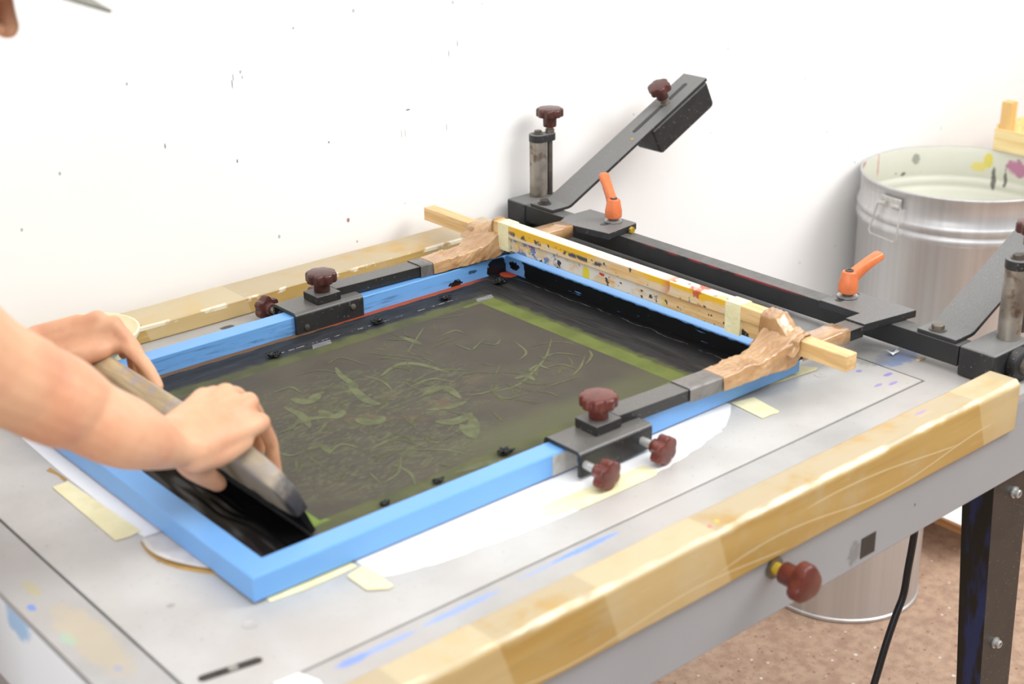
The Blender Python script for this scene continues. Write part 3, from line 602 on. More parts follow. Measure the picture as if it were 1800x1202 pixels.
STROKES = [([(0.5167,0.2398),(0.5607,0.2308),(0.6082,0.2487),(0.6646,0.281),(0.7194,0.3289)],0.0034),([(0.6667,0.353),(0.6531,0.3119),(0.6256,0.2968)],0.003),([(0.4906,0.2535),(0.5138,0.2425),(0.5436,0.2412)],0.0034),([(0.6013,0.4906),(0.5737,0.4689),(0.547,0.4478),(0.5209,0.4273)],0.0025),([(0.5515,0.4893),(0.5564,0.4603),(0.5563,0.4392)],0.0049),([(0.5057,0.4559),(0.4971,0.4726)],0.003),([(0.444,0.3853),(0.4863,0.4017),(0.5106,0.3795),(0.5217,0.3278)],0.0049),([(0.3968,0.4016),(0.381,0.3383),(0.3863,0.3085)],0.0069),([(0.3687,0.375),(0.3944,0.3775),(0.4022,0.4235),(0.4136,0.4543)],0.0049),([(0.4261,0.4017),(0.4346,0.3724),(0.4267,0.3349)],0.0039),([(0.3357,0.294),(0.3451,0.262)],0.0089),([(0.3451,0.262),(0.3672,0.2772)],0.0089),([(0.3142,0.3496),(0.3161,0.3119)],0.0069),([(0.3161,0.3119),(0.3398,0.3263)],0.0069),([(0.3071,0.4058),(0.3179,0.3758)],0.0079),([(0.3179,0.3758),(0.3454,0.3962)],0.0079),([(0.2851,0.3885),(0.2873,0.35),(0.2763,0.3129)],0.0059),([(0.2672,0.3328),(0.2908,0.3349),(0.3267,0.3141)],0.0049),([(0.2751,0.2911),(0.3027,0.3122)],0.0039),([(0.4501,0.3266),(0.4915,0.3284),(0.5066,0.296)],0.0039),([(0.4648,0.3395),(0.5161,0.3467),(0.5521,0.3137)],0.0025),([(0.4443,0.2932),(0.4852,0.2945),(0.4789,0.249)],0.0069),([(0.422,0.2515),(0.4502,0.2379),(0.4788,0.2366)],0.0049),([(0.4086,0.2158),(0.4281,0.1981),(0.4615,0.2033)],0.0089),([(0.4282,0.1863),(0.4152,0.1412)],0.0079),([(0.4152,0.1412),(0.4559,0.1965)],0.0079),([(0.2957,0.2059),(0.3365,0.2127),(0.3578,0.2045)],0.0039),([(0.3129,0.1688),(0.3537,0.175),(0.3857,0.1569)],0.0034),([(0.3331,0.1718),(0.3652,0.1427),(0.3818,0.1062)],0.0025),([(0.2937,0.1547),(0.2956,0.1222),(0.2828,0.0939)],0.0039),([(0.2593,0.1551),(0.2522,0.1216)],0.0025),([(0.2522,0.1216),(0.2852,0.1316),(0.3156,0.1664)],0.0025),([(0.337,0.0846),(0.3775,0.0787),(0.4137,0.0667)],0.0059),([(0.2465,0.2291),(0.2781,0.2436),(0.2903,0.2107)],0.0034),([(0.2367,0.2594),(0.2592,0.2608)],0.0049),([(0.2592,0.2608),(0.2536,0.2333)],0.0049),([(0.2366,0.3261),(0.2597,0.3281),(0.2796,0.3451)],0.0039),([(0.2044,0.2887),(0.2118,0.2605),(0.2367,0.2594)],0.003),([(0.5991,0.4456),(0.6293,0.449),(0.6317,0.4312)],0.003),([(0.5939,0.4047),(0.5987,0.3706)],0.003),([(0.5987,0.3706),(0.6394,0.3932)],0.003),([(0.6329,0.51),(0.6666,0.4954),(0.6874,0.4928)],0.002),([(0.6259,0.3904),(0.6376,0.3646),(0.6583,0.3759)],0.0025),([(0.6119,0.2589),(0.6345,0.266)],0.0039),([(0.6345,0.266),(0.6356,0.2428)],0.0039),([(0.5773,0.2499),(0.5957,0.2466),(0.594,0.2266)],0.0049),([(0.6515,0.2788),(0.6841,0.2777),(0.7013,0.2475)],0.003),([(0.6367,0.2501),(0.6617,0.2412),(0.6627,0.2125)],0.0025),([(0.6431,0.2032),(0.6727,0.2171),(0.7062,0.243)],0.003),([(0.6858,0.2191),(0.7135,0.2363),(0.7258,0.254)],0.0034),([(0.5902,0.1986),(0.6208,0.1969),(0.6492,0.1922)],0.002),([(0.5254,0.2319),(0.5248,0.2071),(0.5601,0.2002)],0.0025),([(0.6646,0.3249),(0.7136,0.3099),(0.7264,0.2741)],0.0018),([(0.5953,0.3019),(0.563,0.2764)],0.002),([(0.4745,0.4698),(0.5052,0.4272),(0.5177,0.3956)],0.0018),([(0.3543,0.4673),(0.3896,0.4624),(0.408,0.4319)],0.002),([(0.2988,0.4388),(0.3268,0.4392),(0.3279,0.4122)],0.0039),([(0.4103,0.4713),(0.44,0.4783),(0.4499,0.4351)],0.0025)]
bm = B(); rs = random.Random(7)
def ribbon(bm, pts, wd, z):
    P = catmull(pts, 5); n = len(P); L = []
    for i, p in enumerate(P):
        a, b = P[max(i - 1, 0)], P[min(i + 1, n - 1)]; dx, dy = b[0] - a[0], b[1] - a[1]; l = math.hypot(dx, dy) or 1e-6
        t = i / (n - 1); ww = wd * (math.sin(PI * min(1, max(0, t * .92 + .04))) ** 0.8) * 0.5
        L.append((bm.verts.new((p[0] - dy / l * ww, p[1] + dx / l * ww, z)), bm.verts.new((p[0] + dy / l * ww, p[1] - dx / l * ww, z))))
    for a, b in zip(L, L[1:]): bm.faces.new((a[0], b[0], b[1], a[1]))
zz = 0.00642
for q, ww in STROKES:
    zz += 3e-6; ribbon(bm, q, ww * (1.25 if ww < 0.004 else 2.1), zz)
n_lines = len(bm.faces)
zz = 0.00630
for (cx, cy, rx, ry, n) in ((0.36, 0.34, 0.07, 0.05, 42), (0.30, 0.24, 0.09, 0.06, 30), (0.47, 0.36, 0.08, 0.05, 26), (0.58, 0.24, 0.06, 0.05, 34), (0.33, 0.17, 0.10, 0.04, 20), (0.55, 0.46, 0.06, 0.03, 10)):
    for k in range(int(n * .8)):
        x, y = rs.gauss(cx, rx * .6), rs.gauss(cy, ry * .6); a = rs.gauss(0.9, 0.5) + (x - cx) * 8; l = rs.uniform(.008, .028); bend = rs.uniform(-.7, .7)
        a = math.atan2(y - cy, x - cx) + 1.2 + rs.gauss(0, .35); zz += 2e-6
        if not (0.2 < x < 0.72 and 0.11 < y < 0.5): continue
        ribbon(bm, [(x, y), (x + l * math.cos(a), y + l * math.sin(a)), (x + l * (math.cos(a) + math.cos(a + bend)), y + l * (math.sin(a) + math.sin(a + bend)))], rs.uniform(.0016, .0042), zz)
bm.faces.ensure_lookup_table()
for f in bm.faces[n_lines:]: f.material_index = 1
drw = obj('stencil_drawing', bm, M_['art'], msh, label='pale olive drawing of swirling foliage in the stencil'); drw.data.materials.append(M_['art_dim'])
for x, y in ((0.447, 0.5415), (0.750, 0.525)):
    bm = prism(B(), [(x - .020, y - .008), (x + .014, y - .008), (x + .020, y + .006), (x - .012, y + .006)], 0.0064, 0.0067, lambda u, v, t: V((u, v, t))); obj('film_tape', bm, M_['clear_tape'], msh, label='grey film tape tab')
bm = box(B(), 0.4215, 0.4620, -0.0006, -0.0001, 0.0050, 0.0320); obj('label_plate', bm, M_['label'], scr, label='worn silver label on the front rail')

# ------------------------------------------------------------------ wet ink on the mesh
def inkblob(x, y, r, seed, lbl):
    bm = B(); rr = random.Random(seed)
    bmesh.ops.create_icosphere(bm, subdivisions=4, radius=1.0)
    for v in bm.verts:
        d = v.co.copy(); q = d * 2.2 + V((seed * 3.1, 0, 0)); k = 0.75 + 0.5 * mnoise.noise(q) + 0.28 * mnoise.noise(q * 2.7)
        v.co = V((x + d.x * r * 1.25 * k, y + d.y * r * 0.85 * k, 0.0066 + max(0, 0.42 * r * (1 + d.z) * k)))
    return tag(obj('ink_blob', bm, M_['ink'], smooth=True), lbl, 'ink', 'ink blobs on the mesh')
for i, (x, y, r, l) in enumerate(((0.3685, 0.547, 0.0105, 'glossy black ink blob on the mesh left of the back clamp'), (0.5582, 0.553, 0.0110, 'glossy black ink blob on the mesh beside the right end of the back clamp'), (0.7008, 0.563, 0.0095, 'glossy black ink blob near the grey tape tab at the far corner of the mesh'),
                                  (0.816, 0.561, 0.0120, 'black ink smear lump on the mesh in the far corner of the frame'), (0.4148, 0.082, 0.0100, 'black ink blob on the mesh peeking over the front rail by the front clamp'), (0.3062, 0.0790, 0.0070, 'small black ink blob peeking over the middle of the front rail'), (0.225, 0.0770, 0.0065, 'small black ink blob peeking over the front rail nearest the squeegee'))):
    inkblob(x, y, r, i + 1, l)
# ink pool pushed up behind the squeegee
bm = B()
def pool(i, j):
    x = 0.032 + 0.085 * i; y = 0.034 + 0.53 * j
    z = 0.0072 + 0.010 * (math.sin(PI * min(1, i * 0.94 + 0.03)) ** 1.5) * (0.6 + 0.4 * mnoise.noise(V((i * 3, j * 9, 1)))) + 0.003 * mnoise.noise(V((i * 16, j * 10, 3))) * math.sin(PI * i)
    return V((x, y, max(z, 0.0068)))
sheet(bm, pool, 28, 90)
tag(obj('ink_pool', bm, M_['ink'], smooth=True), 'thick glossy black ink pooled along the left end of the mesh', 'ink', None, 'stuff')

# ------------------------------------------------------------------ screen clamps (channel, block, hand knobs)
def clamp(y0, sgn, lbl, cat, x0=0.440, x1=0.564):
    """y0 = inner flange face; sgn = direction in which the channel opens past the rail"""
    c = thing('screen_clamp', lbl, 'clamp', ((x0 + x1) / 2, y0 + sgn * 0.03, 0.012), 'screen clamps on the blue frame')
    W_ = 0.066; t = 0.005; zt = 0.0405; zb = 0.0065; r = 0.007
    def arc(cu, cz, a0, a1, rr): return [(cu + rr * math.cos(a), cz + rr * math.sin(a)) for a in (math.radians(a0 + (a1 - a0) * k / 5) for k in range(6))]
    out = [(0, zb)] + arc(r, zt - r, 180, 90, r) + arc(W_ - r, zt - r, 90, 0, r) + [(W_, zb)]
    inn = [(W_ - t, zb)] + arc(W_ - r, zt - r, 0, 90, r - t) + arc(r, zt - r, 90, 180, r - t) + [(t, zb)]
    # the channel straddles the rail: its inner flange hangs inside the frame
    bm = prism(B(), out + inn, x0, x1, lambda u, z, x: V((x, y0 + sgn * u, z))); obj('channel', bm, M_['bar'], c, smooth='auto')
    bx = 0.506; cy = y0 + sgn * 0.0275
    bm = box(B(), bx - 0.021, bx + 0.022, cy - 0.020, cy + 0.020, zt + 0.0002, zt + 0.0135); obj('mount_block', bm, M_['bar'], c, bevel=0.0012)
    knob((bx + 0.001, cy, zt + 0.0137), (0, 0, 1), R=0.0245, H=0.017, neck=0.0125, nh=0.015, lobes=8, depth=0.14, parent=c, name='top_knob', mat='knob' if sgn > 0 else 'knob_red')
    for i, kx in enumerate((x0 + 0.010, x1 - 0.016)):
        yo = y0 + sgn * W_
        knob((kx, yo + sgn * 0.017, 0.0215), (0.10 * (1 if sgn < 0 else -0.4), sgn, -0.05), R=0.0205, H=0.016, neck=0.0095, nh=0.009, lobes=6, depth=0.24, parent=c, name='side_knob', stud=0.026, stud_r=0.0055, mat='knob_red' if sgn < 0 else 'knob')
    for kx, kz in ((x0 + 0.018, 0.015), (x1 - 0.020, 0.026)): obj('rivet', lathe(B(), [(0.005, 0), (0.0045, 0.002), (0.001, 0.003)], (kx, y0 - sgn * 0.0001, kz), (0, -sgn, 0), n=10), M_['dark_steel'], c, smooth='auto')
    return c
clamp(0.0365, -1, 'front black channel clamp with red-brown knobs on the near blue rail', 'clamp')
clamp(0.5955, 1, 'back black channel clamp with maroon knobs on the wall-side rail of the blue frame', 'clamp')

# ------------------------------------------------------------------ flat bars over the rails, with levers at the pivot beam
def bar_y(x, yc): return yc - 0.050 * (x - 0.5)
def frame_bar(yc, lbl, py0_, py1_, slot_y, lever_at, lever_dir, name='frame_bar'):
    a = thing(name, lbl, 'bar', (0.75, yc, 0.042), 'flat bars over the frame rails'); zl, zh = 0.0365, 0.0535; xe_ = 1.0 if py0_ < 0 else 1.010
    w2 = 0.0165
    bm = rings(B(), [[V((x, bar_y(x, yc) + q * w2, z)) for q, z in ((-1, zb_), (1, zb_), (1, zh), (-1, zh))] for x, zb_ in ((0.5287, 0.0409), (0.5650, 0.0409), (0.5656, zl), (xe_, zl))]); obj('bar', bm, M_['bar'], a, bevel=0.0008)
    # end plate on the beam
    q = [(1.0005, bar_y(1, yc) - w2), (1.103, py0_), (1.103, py1_), (1.032, py1_ + 0.002), (1.032, bar_y(1.03, yc) + w2), (1.0005, bar_y(1, yc) + w2)] if py0_ < 0 else \
        [(1.0105, bar_y(1.01, yc) - w2), (1.024, py0_ - 0.003), (1.100, py0_ + 0.006), (1.102, py0_ + 0.012), (1.098, py1_), (1.040, py1_), (1.0105, bar_y(1.01, yc) + w2)]
    bm = prism(B(), q, 0.0446, zh + 0.0028, lambda u, v, t: V((u, v, t))); pl = obj('end_plate', bm, M_['dusty'], a, bevel=0.001)
    bm = prism(B(), [(1.048, slot_y - .0055), (1.095, slot_y - .0055), (1.098, slot_y), (1.095, slot_y + .0055), (1.048, slot_y + .0055), (1.045, slot_y)], zh + 0.0029, zh + 0.0031, lambda u, v, t: V((u, v, t))); obj('slot', bm, M_['sticker'], pl)
    lx, ly = lever_at; z0 = zh + 0.0032
    lev = obj('clamping_lever', lathe(B(), [(0.0085, 0), (0.0085, 0.008)], (lx, ly, z0), n=20), M_['dark_steel'], a, smooth='auto', label='orange clamping lever')
    bm = lathe(B(), [(0.0155, 0.0006), (0.0155, 0.0030), (0.012, 0.0034)], (lx, ly, z0), n=28); obj('washer', bm, M_['clean_steel'], lev, smooth='auto')
    bm = lathe(B(), [(0.0130, 0.0070), (0.0150, 0.0090), (0.0152, 0.0200), (0.0142, 0.0250), (0.0115, 0.0405), (0.0085, 0.0412)], (lx, ly, z0), n=8)
    d = V(lever_dir).normalized(); L = 0.062; s_ = d.cross(V((0, 0, 1))).normalized(); uu = s_.cross(d)
    RR = []
    for t, hw, hh in ((0.0, 0.0085, 0.0105), (0.25, 0.0075, 0.0090), (0.6, 0.0080, 0.0075), (0.93, 0.0092, 0.0062), (1.0, 0.0070, 0.0045)):
        c_ = V((lx, ly, z0 + 0.028)) + d * (0.006 + L * t) + uu * (0.002 * math.sin(t * 3))
        RR.append([c_ + s_ * (hw * a_) + uu * (hh * b_) for a_, b_ in ((1, .6), (.7, 1), (-.7, 1), (-1, .6), (-1, -.6), (-.7, -1), (.7, -1), (1, -.6))])
    rings(bm, RR); obj('handle', bm, M_['orange'], lev, bevel=0.0012)
    bm = lathe(B(), [(0.0062, 0.0413), (0.0060, 0.0435), (0.0035, 0.0437), (0.0032, 0.042)], (lx, ly, z0), n=18); obj('cap_screw', bm, M_['dark_steel'], lev, smooth='auto')
    return a
frame_bar(0.0135, 'black flat bar over the near blue rail, with an orange lever on its end plate', -0.045, 0.075, 0.056, (1.072, 0.056), (0.056, -0.010, 0.026))
frame_bar(0.6365, 'black flat bar over the wall-side blue rail, with an orange lever on its plate', 0.522, 0.643, 0.561, (1.076, 0.561), (0.014, 0.034, 0.032))
hexb = lathe(B(), [(0.0062, 0), (0.0062, 0.004), (0.004, 0.0045)], (1.080, 0.521, 0.0500), (0, -1, 0), n=6); a_ = [o for o in bpy.data.objects if o.name.startswith('frame_bar')][-1]; obj('plate_screw', hexb, M_['brass'], a_)

# ------------------------------------------------------------------ pivot beam with brackets and posts
beam = thing('pivot_beam', 'long black square beam pivoting across the end of the table', 'beam', (1.07, 0.31, 0.012))
bm = box(B(), 1.0555, 1.0865, -0.149, 0.770, 0.0125, 0.0440); obj('beam', bm, M_['beam'], beam, bevel=0.0012)
def bracket(ya, yb, post, knob_at, lbl, roller):
    b = thing('hinge_bracket', lbl, 'bracket', (1.10, (ya + yb) / 2, 0.0005), group='hinge brackets with adjusting posts')
    bm = box(B(), 1.0545, 1.150, ya, yb, 0.0008, 0.0455); obj('block', bm, M_['dusty'], b, bevel=0.0035, seg=3)
    px, py = post
    bm = lathe(B(), [(0.0163, 0.0457), (0.0163, 0.150)], (px, py, 0), n=28); obj('post', bm, M_['steel'], b, smooth='auto')
    kx, ky = knob_at
    d = (V((kx, ky)) - V((px, py))).normalized(); pr = V((-d.y, d.x)); L = []
    for k in range(11): t = PI / 2 + PI * k / 10; L.append(V((px, py)) + d * math.cos(t) * 0.0172 + pr * math.sin(t) * 0.0172)
    for k in range(7): t = -PI / 2 + PI * k / 6; L.append(V((kx, ky)) + d * math.cos(t) * 0.0105 + pr * math.sin(t) * 0.0105)
    bm = prism(B(), [(p.x, p.y) for p in L], 0.1502, 0.1640, lambda u, v, t: V((u, v, t))); obj('cap_plate', bm, M_['dusty'], b, bevel=0.0012)
    hexbolt((px, py, 0.1642), (0, 0, 1), 0.0075, 0.0065, b, 'dark_steel', name='cap_bolt')
    bm = cyl(B(), (kx, ky, 0.0457), (0, 0, 1), 0.0052, 0.104, 14); obj('threaded_rod', bm, M_['dark_steel'], b, smooth='auto')
    bm = lathe(B(), [(0.0085, 0.1642), (0.0085, 0.171), (0.0068, 0.1715), (0.0068, 0.176)], (kx, ky, 0), n=20); obj('collar', bm, M_['dark_steel'], b, smooth='auto')
    knob((kx, ky, 0.176), (0, 0, 1), R=0.0255, H=0.017, neck=0.0125, nh=0.018, lobes=8, depth=0.13, parent=b, name='post_knob')
    if roller:
        bm = lathe(B(), [(0.0230, 0), (0.0245, 0.002), (0.0245, 0.014), (0.022, 0.016)], (1.1075, ya - 0.0005, 0.0215), (0, -1, 0), n=32); ro = obj('roller', bm, M_['black'], b, smooth='auto')
        bm = lathe(B(), [(0.0135, 0.016), (0.0135, 0.026), (0.012, 0.0275)], (1.1075, ya, 0.0215), (0, -1, 0), n=24); obj('axle_end', bm, M_['dark_steel'], ro, smooth='auto')
    return b
bracket(-0.2065, -0.1500, (1.130, -0.180), (1.163, -0.180), 'near black hinge bracket with a roller, worn steel post and maroon knob', True)
bracket(0.7715, 0.8225, (1.1110, 0.797), (1.1330, 0.789), 'far black hinge bracket with a worn steel post and maroon knob by the wall', False)

# ------------------------------------------------------------------ counterweight arms
def cw_arm(y0, y1, lbl, full=True):
    c = thing('counterweight_arm', lbl, 'lever arm', (1.09, (y0 + y1) / 2, 0.0442), group='counterweight arms'); ym = (y0 + y1) / 2
    t = 0.0065; zb = 0.0443; xb = 1.100; dx, dz = 0.894, 0.448; Ln = 0.405
    nx, nz = -0.448, 0.894
    low = [(1.056, zb), (xb - 0.004, zb), (xb + 0.004, zb + 0.0012), (xb + dx * Ln, zb + dz * Ln)]
    up = [(xb + dx * Ln + nx * t, zb + dz * Ln + nz * t), (xb + 0.002, zb + t + 0.0016), (xb - 0.006, zb + t), (1.056, zb + t)]
    bm = prism(B(), low + up, y0, y1, lambda u, z, y: V((u, y, z))); obj('plate', bm, M_['dusty'], c, bevel=0.0012)
    def at(s, h, y): return V((xb + dx * s + nx * (t + h), y, zb + dz * s + nz * (t + h)))
    hexbolt((1.0715, ym + 0.008, zb + t + 0.0002), (0, 0, 1), 0.0092, 0.0085, c, 'dark_steel', name='plate_bolt')
    # slot
    pts = []; s0, s1, r = 0.222, 0.374, 0.0045
    for k in range(9): a = -PI / 2 + PI * k / 8; pts.append((s1 + r * math.cos(a), r * math.sin(a)))
    for k in range(9): a = PI / 2 + PI * k / 8; pts.append((s0 + r * math.cos(a), r * math.sin(a)))
    bm = prism(B(), pts, 0.0001, 0.0004, lambda u, v, h: at(u, h, ym + v)); obj('slot', bm, M_['sticker'], c)
    # weight under the plate
    def wt(u, h): return V((xb + dx * u - nx * h, 0, zb + dz * u - nz * h))
    rr = 0.008; ol = [(0.238, 0.0006), (0.402, 0.0006), (0.402, 0.050), (0.396, 0.0565), (0.245, 0.0565), (0.238, 0.050)]
    bm = prism(B(), ol, y0 - 0.001, y1 + 0.001, lambda u, h, y: wt(u, h) + V((0, y, 0))); obj('weight', bm, M_['black'], c, bevel=0.004, seg=3)
    p = at(0.312, 0.0002, ym); ax = V((nx, 0, nz))
    kk = knob(p + ax * 0.0125, ax, R=0.0225, H=0.017, neck=0.0115, nh=0.015, lobes=6, depth=0.2, parent=c, name='weight_knob', stud=0.010, stud_r=0.006)
    bm = lathe(B(), [(0.0115, 0), (0.0115, 0.0025), (0.0095, 0.003), (0.0095, 0.006)], p, ax, n=6); obj('nut', bm, M_['clean_steel'], kk)
    if full:
        bm = lathe(B(), [(0.003, 0.0002), (0.0025, 0.0006)], at(0.20, 0, ym - 0.012), ax, n=12); obj('paint_fleck', bm, M_['brass'], c)
    return c
cw_arm(0.698, 0.758, 'far dusty black lever arm with its box-shaped weight raised in front of the wall')
cw_arm(-0.143, -0.079, 'near dusty black lever arm rising in front of the drum behind the near post', False)

# ------------------------------------------------------------------ wooden laths across the bars and their tapes
bm = box(B(), 0.8430, 0.8660, -0.1140, 0.8010, 0.0545, 0.0776)
tag(obj('wooden_lath', bm, M_['lath_lower'], bevel=0.0012), 'long pine lath lying across the black bars under the paint-splashed lath', 'lath', 'stacked wooden laths')
bm = box(B(), 0.8385, 0.8612, 0.0080, 0.6100, 0.0780, 0.1000)
tag(obj('wooden_lath', bm, M_['lath_upper'], bevel=0.0012), 'shorter paint-covered wooden lath, upper one, with yellow paint along its edge', 'lath', 'stacked wooden laths')
def band(y0, y1, lbl):
    t = 0.0006; out = [(0.8378, 0.0545), (0.8378, 0.1008), (0.8619, 0.1008), (0.8667, 0.078), (0.8667, 0.0545)]; inn = [(0.8661, 0.0545), (0.8661, 0.0779), (0.8613, 0.1002), (0.8384, 0.1002), (0.8384, 0.0779), (0.8429, 0.0775), (0.8429, 0.0545)]
    bm = prism(B(), out + inn, y0, y1, lambda u, z, y: V((u, y, z))); tag(obj('masking_tape', bm, M_['mask_tape']), lbl, 'tape')
band(0.566, 0.592, 'masking tape band around both laths at their far end by the corner of the frame')
band(0.066, 0.094, 'masking tape band around both laths near the front rail of the frame')
def packing(yc, s, lbl):
    """crumpled brown packing tape: s = +1 when the loose side faces the viewer"""
    p = thing('packing_tape', lbl, 'tape', (0.80, yc, 0.045), group='brown packing tape wraps')
    secs = []
    def sec(x, hw, z0, z1, y_off=0.0, lift=0.0): secs.append((x, yc - 0.05 * (x - 0.5) + y_off, hw, z0, z1, lift))
    sec(0.712, 0.0185, 0.036, 0.0552); sec(0.735, 0.0190, 0.0365, 0.0556, -0.001); sec(0.760, 0.0195, 0.037, 0.0562, -0.001)
    sec(0.785, 0.0205, 0.0375, 0.0575, -0.001); sec(0.808, 0.0225, 0.038, 0.0625, 0); sec(0.826, 0.0255, 0.039, 0.0730, 0); sec(0.8405, 0.0265, 0.044, 0.0815, 0); sec(0.854, 0.026, 0.052, 0.0850, 0); sec(0.869, 0.022, 0.046, 0.0800, 0)
    P = catmull(secs, 9); bm = B(); R = []
    prof = catmull([(-1.12, 0), (-1.10, .35), (-1.05, .78), (-.94, .97), (-.6, 1), (-.2, 1.0), (.2, 1), (.6, 1), (.94, .97), (1.05, .78), (1.10, .35), (1.12, 0)], 5)
    for i, (x, y, hw, z0, z1, l) in enumerate(P):
        ol = []; k = min(1, i / 14)
        for u, v in prof:
            q = V((x, y + hw * u, z0 + (z1 - z0) * v))
            w_ = V((x * 26 + u * 1.2, (q.y + q.z) * 60 - x * 30, s * 3.0)); rid = max(0, 1 - abs(mnoise.noise(w_)) * 3.2) ** 1.5; rid2 = max(0, 1 - abs(mnoise.noise(w_ * 2.1 + V((7, 3, 1)))) * 3.0) ** 1.5
            nrm = V((0, u * (1.2 - v), 0.25 + v)).normalized()
            ol.append(jit(q, 0.0012 * k, 70, s) + nrm * k * (0.0026 * rid + 0.0014 * rid2))
        R.append(ol)
    rings(bm, R, closed=False, cap=False); obj('wrap', bm, M_['brown_tape'], p, smooth=True, solid=0.0005)
    # lobe folded up over the end of the upper lath or over the lower lath
    bm = B(); y_e = 0.0075 if s > 0 else 0.612
    def lobe(i, j):
        if s > 0:
            yy = 0.028 - 0.062 * j; top = 0.1015 if yy > 0.004 else 0.0795 + 0.022 * max(0, 1 + (yy - 0.004) / 0.020)
        else:
            yy = 0.604 + 0.060 * j; top = 0.0795 + 0.0215 * max(0, 1 - (yy - 0.604) / 0.012) if yy > 0.604 else 0.1015
        path = [(0.8365 - 0.022 * (1 - j * .4), 0.058), (0.8350, 0.068), (0.8355, top - 0.004), (0.8395, top), (0.852, top + 0.0006), (0.8640, top - 0.001), (0.8685, top - 0.010), (0.8695, 0.060)]
        k = i * (len(path) - 1); a = int(min(k, len(path) - 2)); f = k - a
        x = path[a][0] * (1 - f) + path[a + 1][0] * f; z = path[a][1] * (1 - f) + path[a + 1][1] * f
        rid = 1 - abs(mnoise.noise(V((i * 3.5, j * 7 + i * 3, s)))) * 2.2
        return jit((x, yy - 0.010 * s * (1 - i) * j, z + 0.0022 * rid), 0.0016, 90, 3 + s)
    sheet(bm, lobe, 44, 26); obj('fold', bm, M_['brown_tape'], p, smooth=True, solid=0.0008)
    # tail around the bar behind the laths
    bm = B(); xe = 0.968 if s > 0 else 1.0095; yb = lambda x: bar_y(x, yc)
    R = [[jit(V((x, yb(x) + u * 0.0185, 0.0352 + v * 0.0212)), 0.0008, 60) for u, v in ((-1, 0), (-1, .9), (-.85, 1), (0, 1.03), (.85, 1), (1, .9), (1, 0))] for x in [0.869 + (xe - 0.869) * k / 6 for k in range(7)]]
    rings(bm, R, False, False); obj('tail', bm, M_['brown_tape'], p, smooth=True, solid=0.0006)
    return p
packing(0.0135, 1, 'crumpled brown packing tape binding the near bar to the laths at the right')
packing(0.6365, -1, 'brown packing tape binding the wall-side bar to the laths at the far corner')
def greytape(x0, x1, yc, lbl):
    bm = B(); R = [[V((x, bar_y(x, yc) + u * 0.0176, 0.0352 + v * 0.0196)) for u, v in ((-1.05, 0), (-1.03, .9), (-.9, 1), (.9, 1), (1.03, .9), (1.05, 0))] for x in (x0, (x0 + x1) / 2, x1)]
    rings(bm, R, False, False); tag(obj('grey_tape', bm, M_['grey_tape'], solid=0.0006), lbl, 'tape', 'grey tape sleeves on the bars')
greytape(0.652, 0.716, 0.0135, 'worn grey tape sleeve on the near bar next to the brown tape')
greytape(0.688, 0.716, 0.6365, 'worn grey tape sleeve on the wall-side bar next to the brown tape')
# black film over the frame corner under the tape
bm = B(); sheet(bm, lambda i, j: jit((0.640 + 0.249 * i, 0.0030 + 0.0330 * j, 0.0354 + 0.0005 * math.sin(9 * i)), 0.0004, 60), 40, 6)
tag(obj('grey_tape', bm, M_['grey_tape'], smooth=True, solid=0.0005), 'dull grey tape strip on top of the near rail under the brown tape', 'tape')

# ------------------------------------------------------------------ squeegee
sq = thing('squeegee', 'wooden squeegee with a black inked blade pushed over the mesh by two hands', 'squeegee', (0.125, 0.30, 0.009))
tip = V((0.1255, 0, 0.0085)); A_ = V((-0.43, 0, 0.903)).normalized(); Mx = V((0.903, 0, 0.43)).normalized()
def sp(s, t, y): return tip + A_ * s + Mx * t + V((0, y, 0))
ol = [(0.030, -0.0120), (0.042, -0.0135), (0.070, -0.0130), (0.090, -0.0134), (0.0970, -0.0126), (0.1008, -0.0092), (0.1022, 0.0), (0.1016, 0.0100), (0.0980, 0.0130), (0.090, 0.0136), (0.070, 0.0130), (0.042, 0.0135), (0.030, 0.0120)]
bm = B(); R = []
for y, k in ((0.0715, .20), (0.0735, .38), (0.079, .54), (0.089, .68), (0.104, .81), (0.124, .91), (0.148, .975), (0.172, 1.0), (0.21, 1), (0.30, 1), (0.40, 1), (0.50, 1), (0.522, 1), (0.527, .96), (0.530, .86)):
    kc = 0.038 if y < 0.2 else 0.072; R.append([sp(kc + (s - kc) * k, t * (0.45 + .55 * k), y) for s, t in ol])
rings(bm, R); obj('handle', bm, M_['squeegee'], sq, smooth='auto')
bm = prism(B(), [(0.0, -0.0035), (0.0, 0.0030), (0.032, 0.0045), (0.032, -0.0045)], 0.076, 0.526, lambda s, t, y: sp(s, t, y)); obj('blade', bm, M_['rubber'], sq, bevel=0.0006)

# ------------------------------------------------------------------ tub behind the far hand
bm = lathe(B(), [(0.040, 0.0012), (0.042, 0.004), (0.043, 0.030), (0.052, 0.036), (0.070, 0.052), (0.0745, 0.060), (0.0745, 0.064), (0.072, 0.0645), (0.068, 0.056), (0.048, 0.040), (0.039, 0.032), (0.038, 0.006)], (0.150, 0.690, 0), n=48, cap=True)
tag(obj('plastic_tub', bm, M_['cream'], smooth='auto'), 'cream plastic tub half hidden behind the far hand', 'tub')

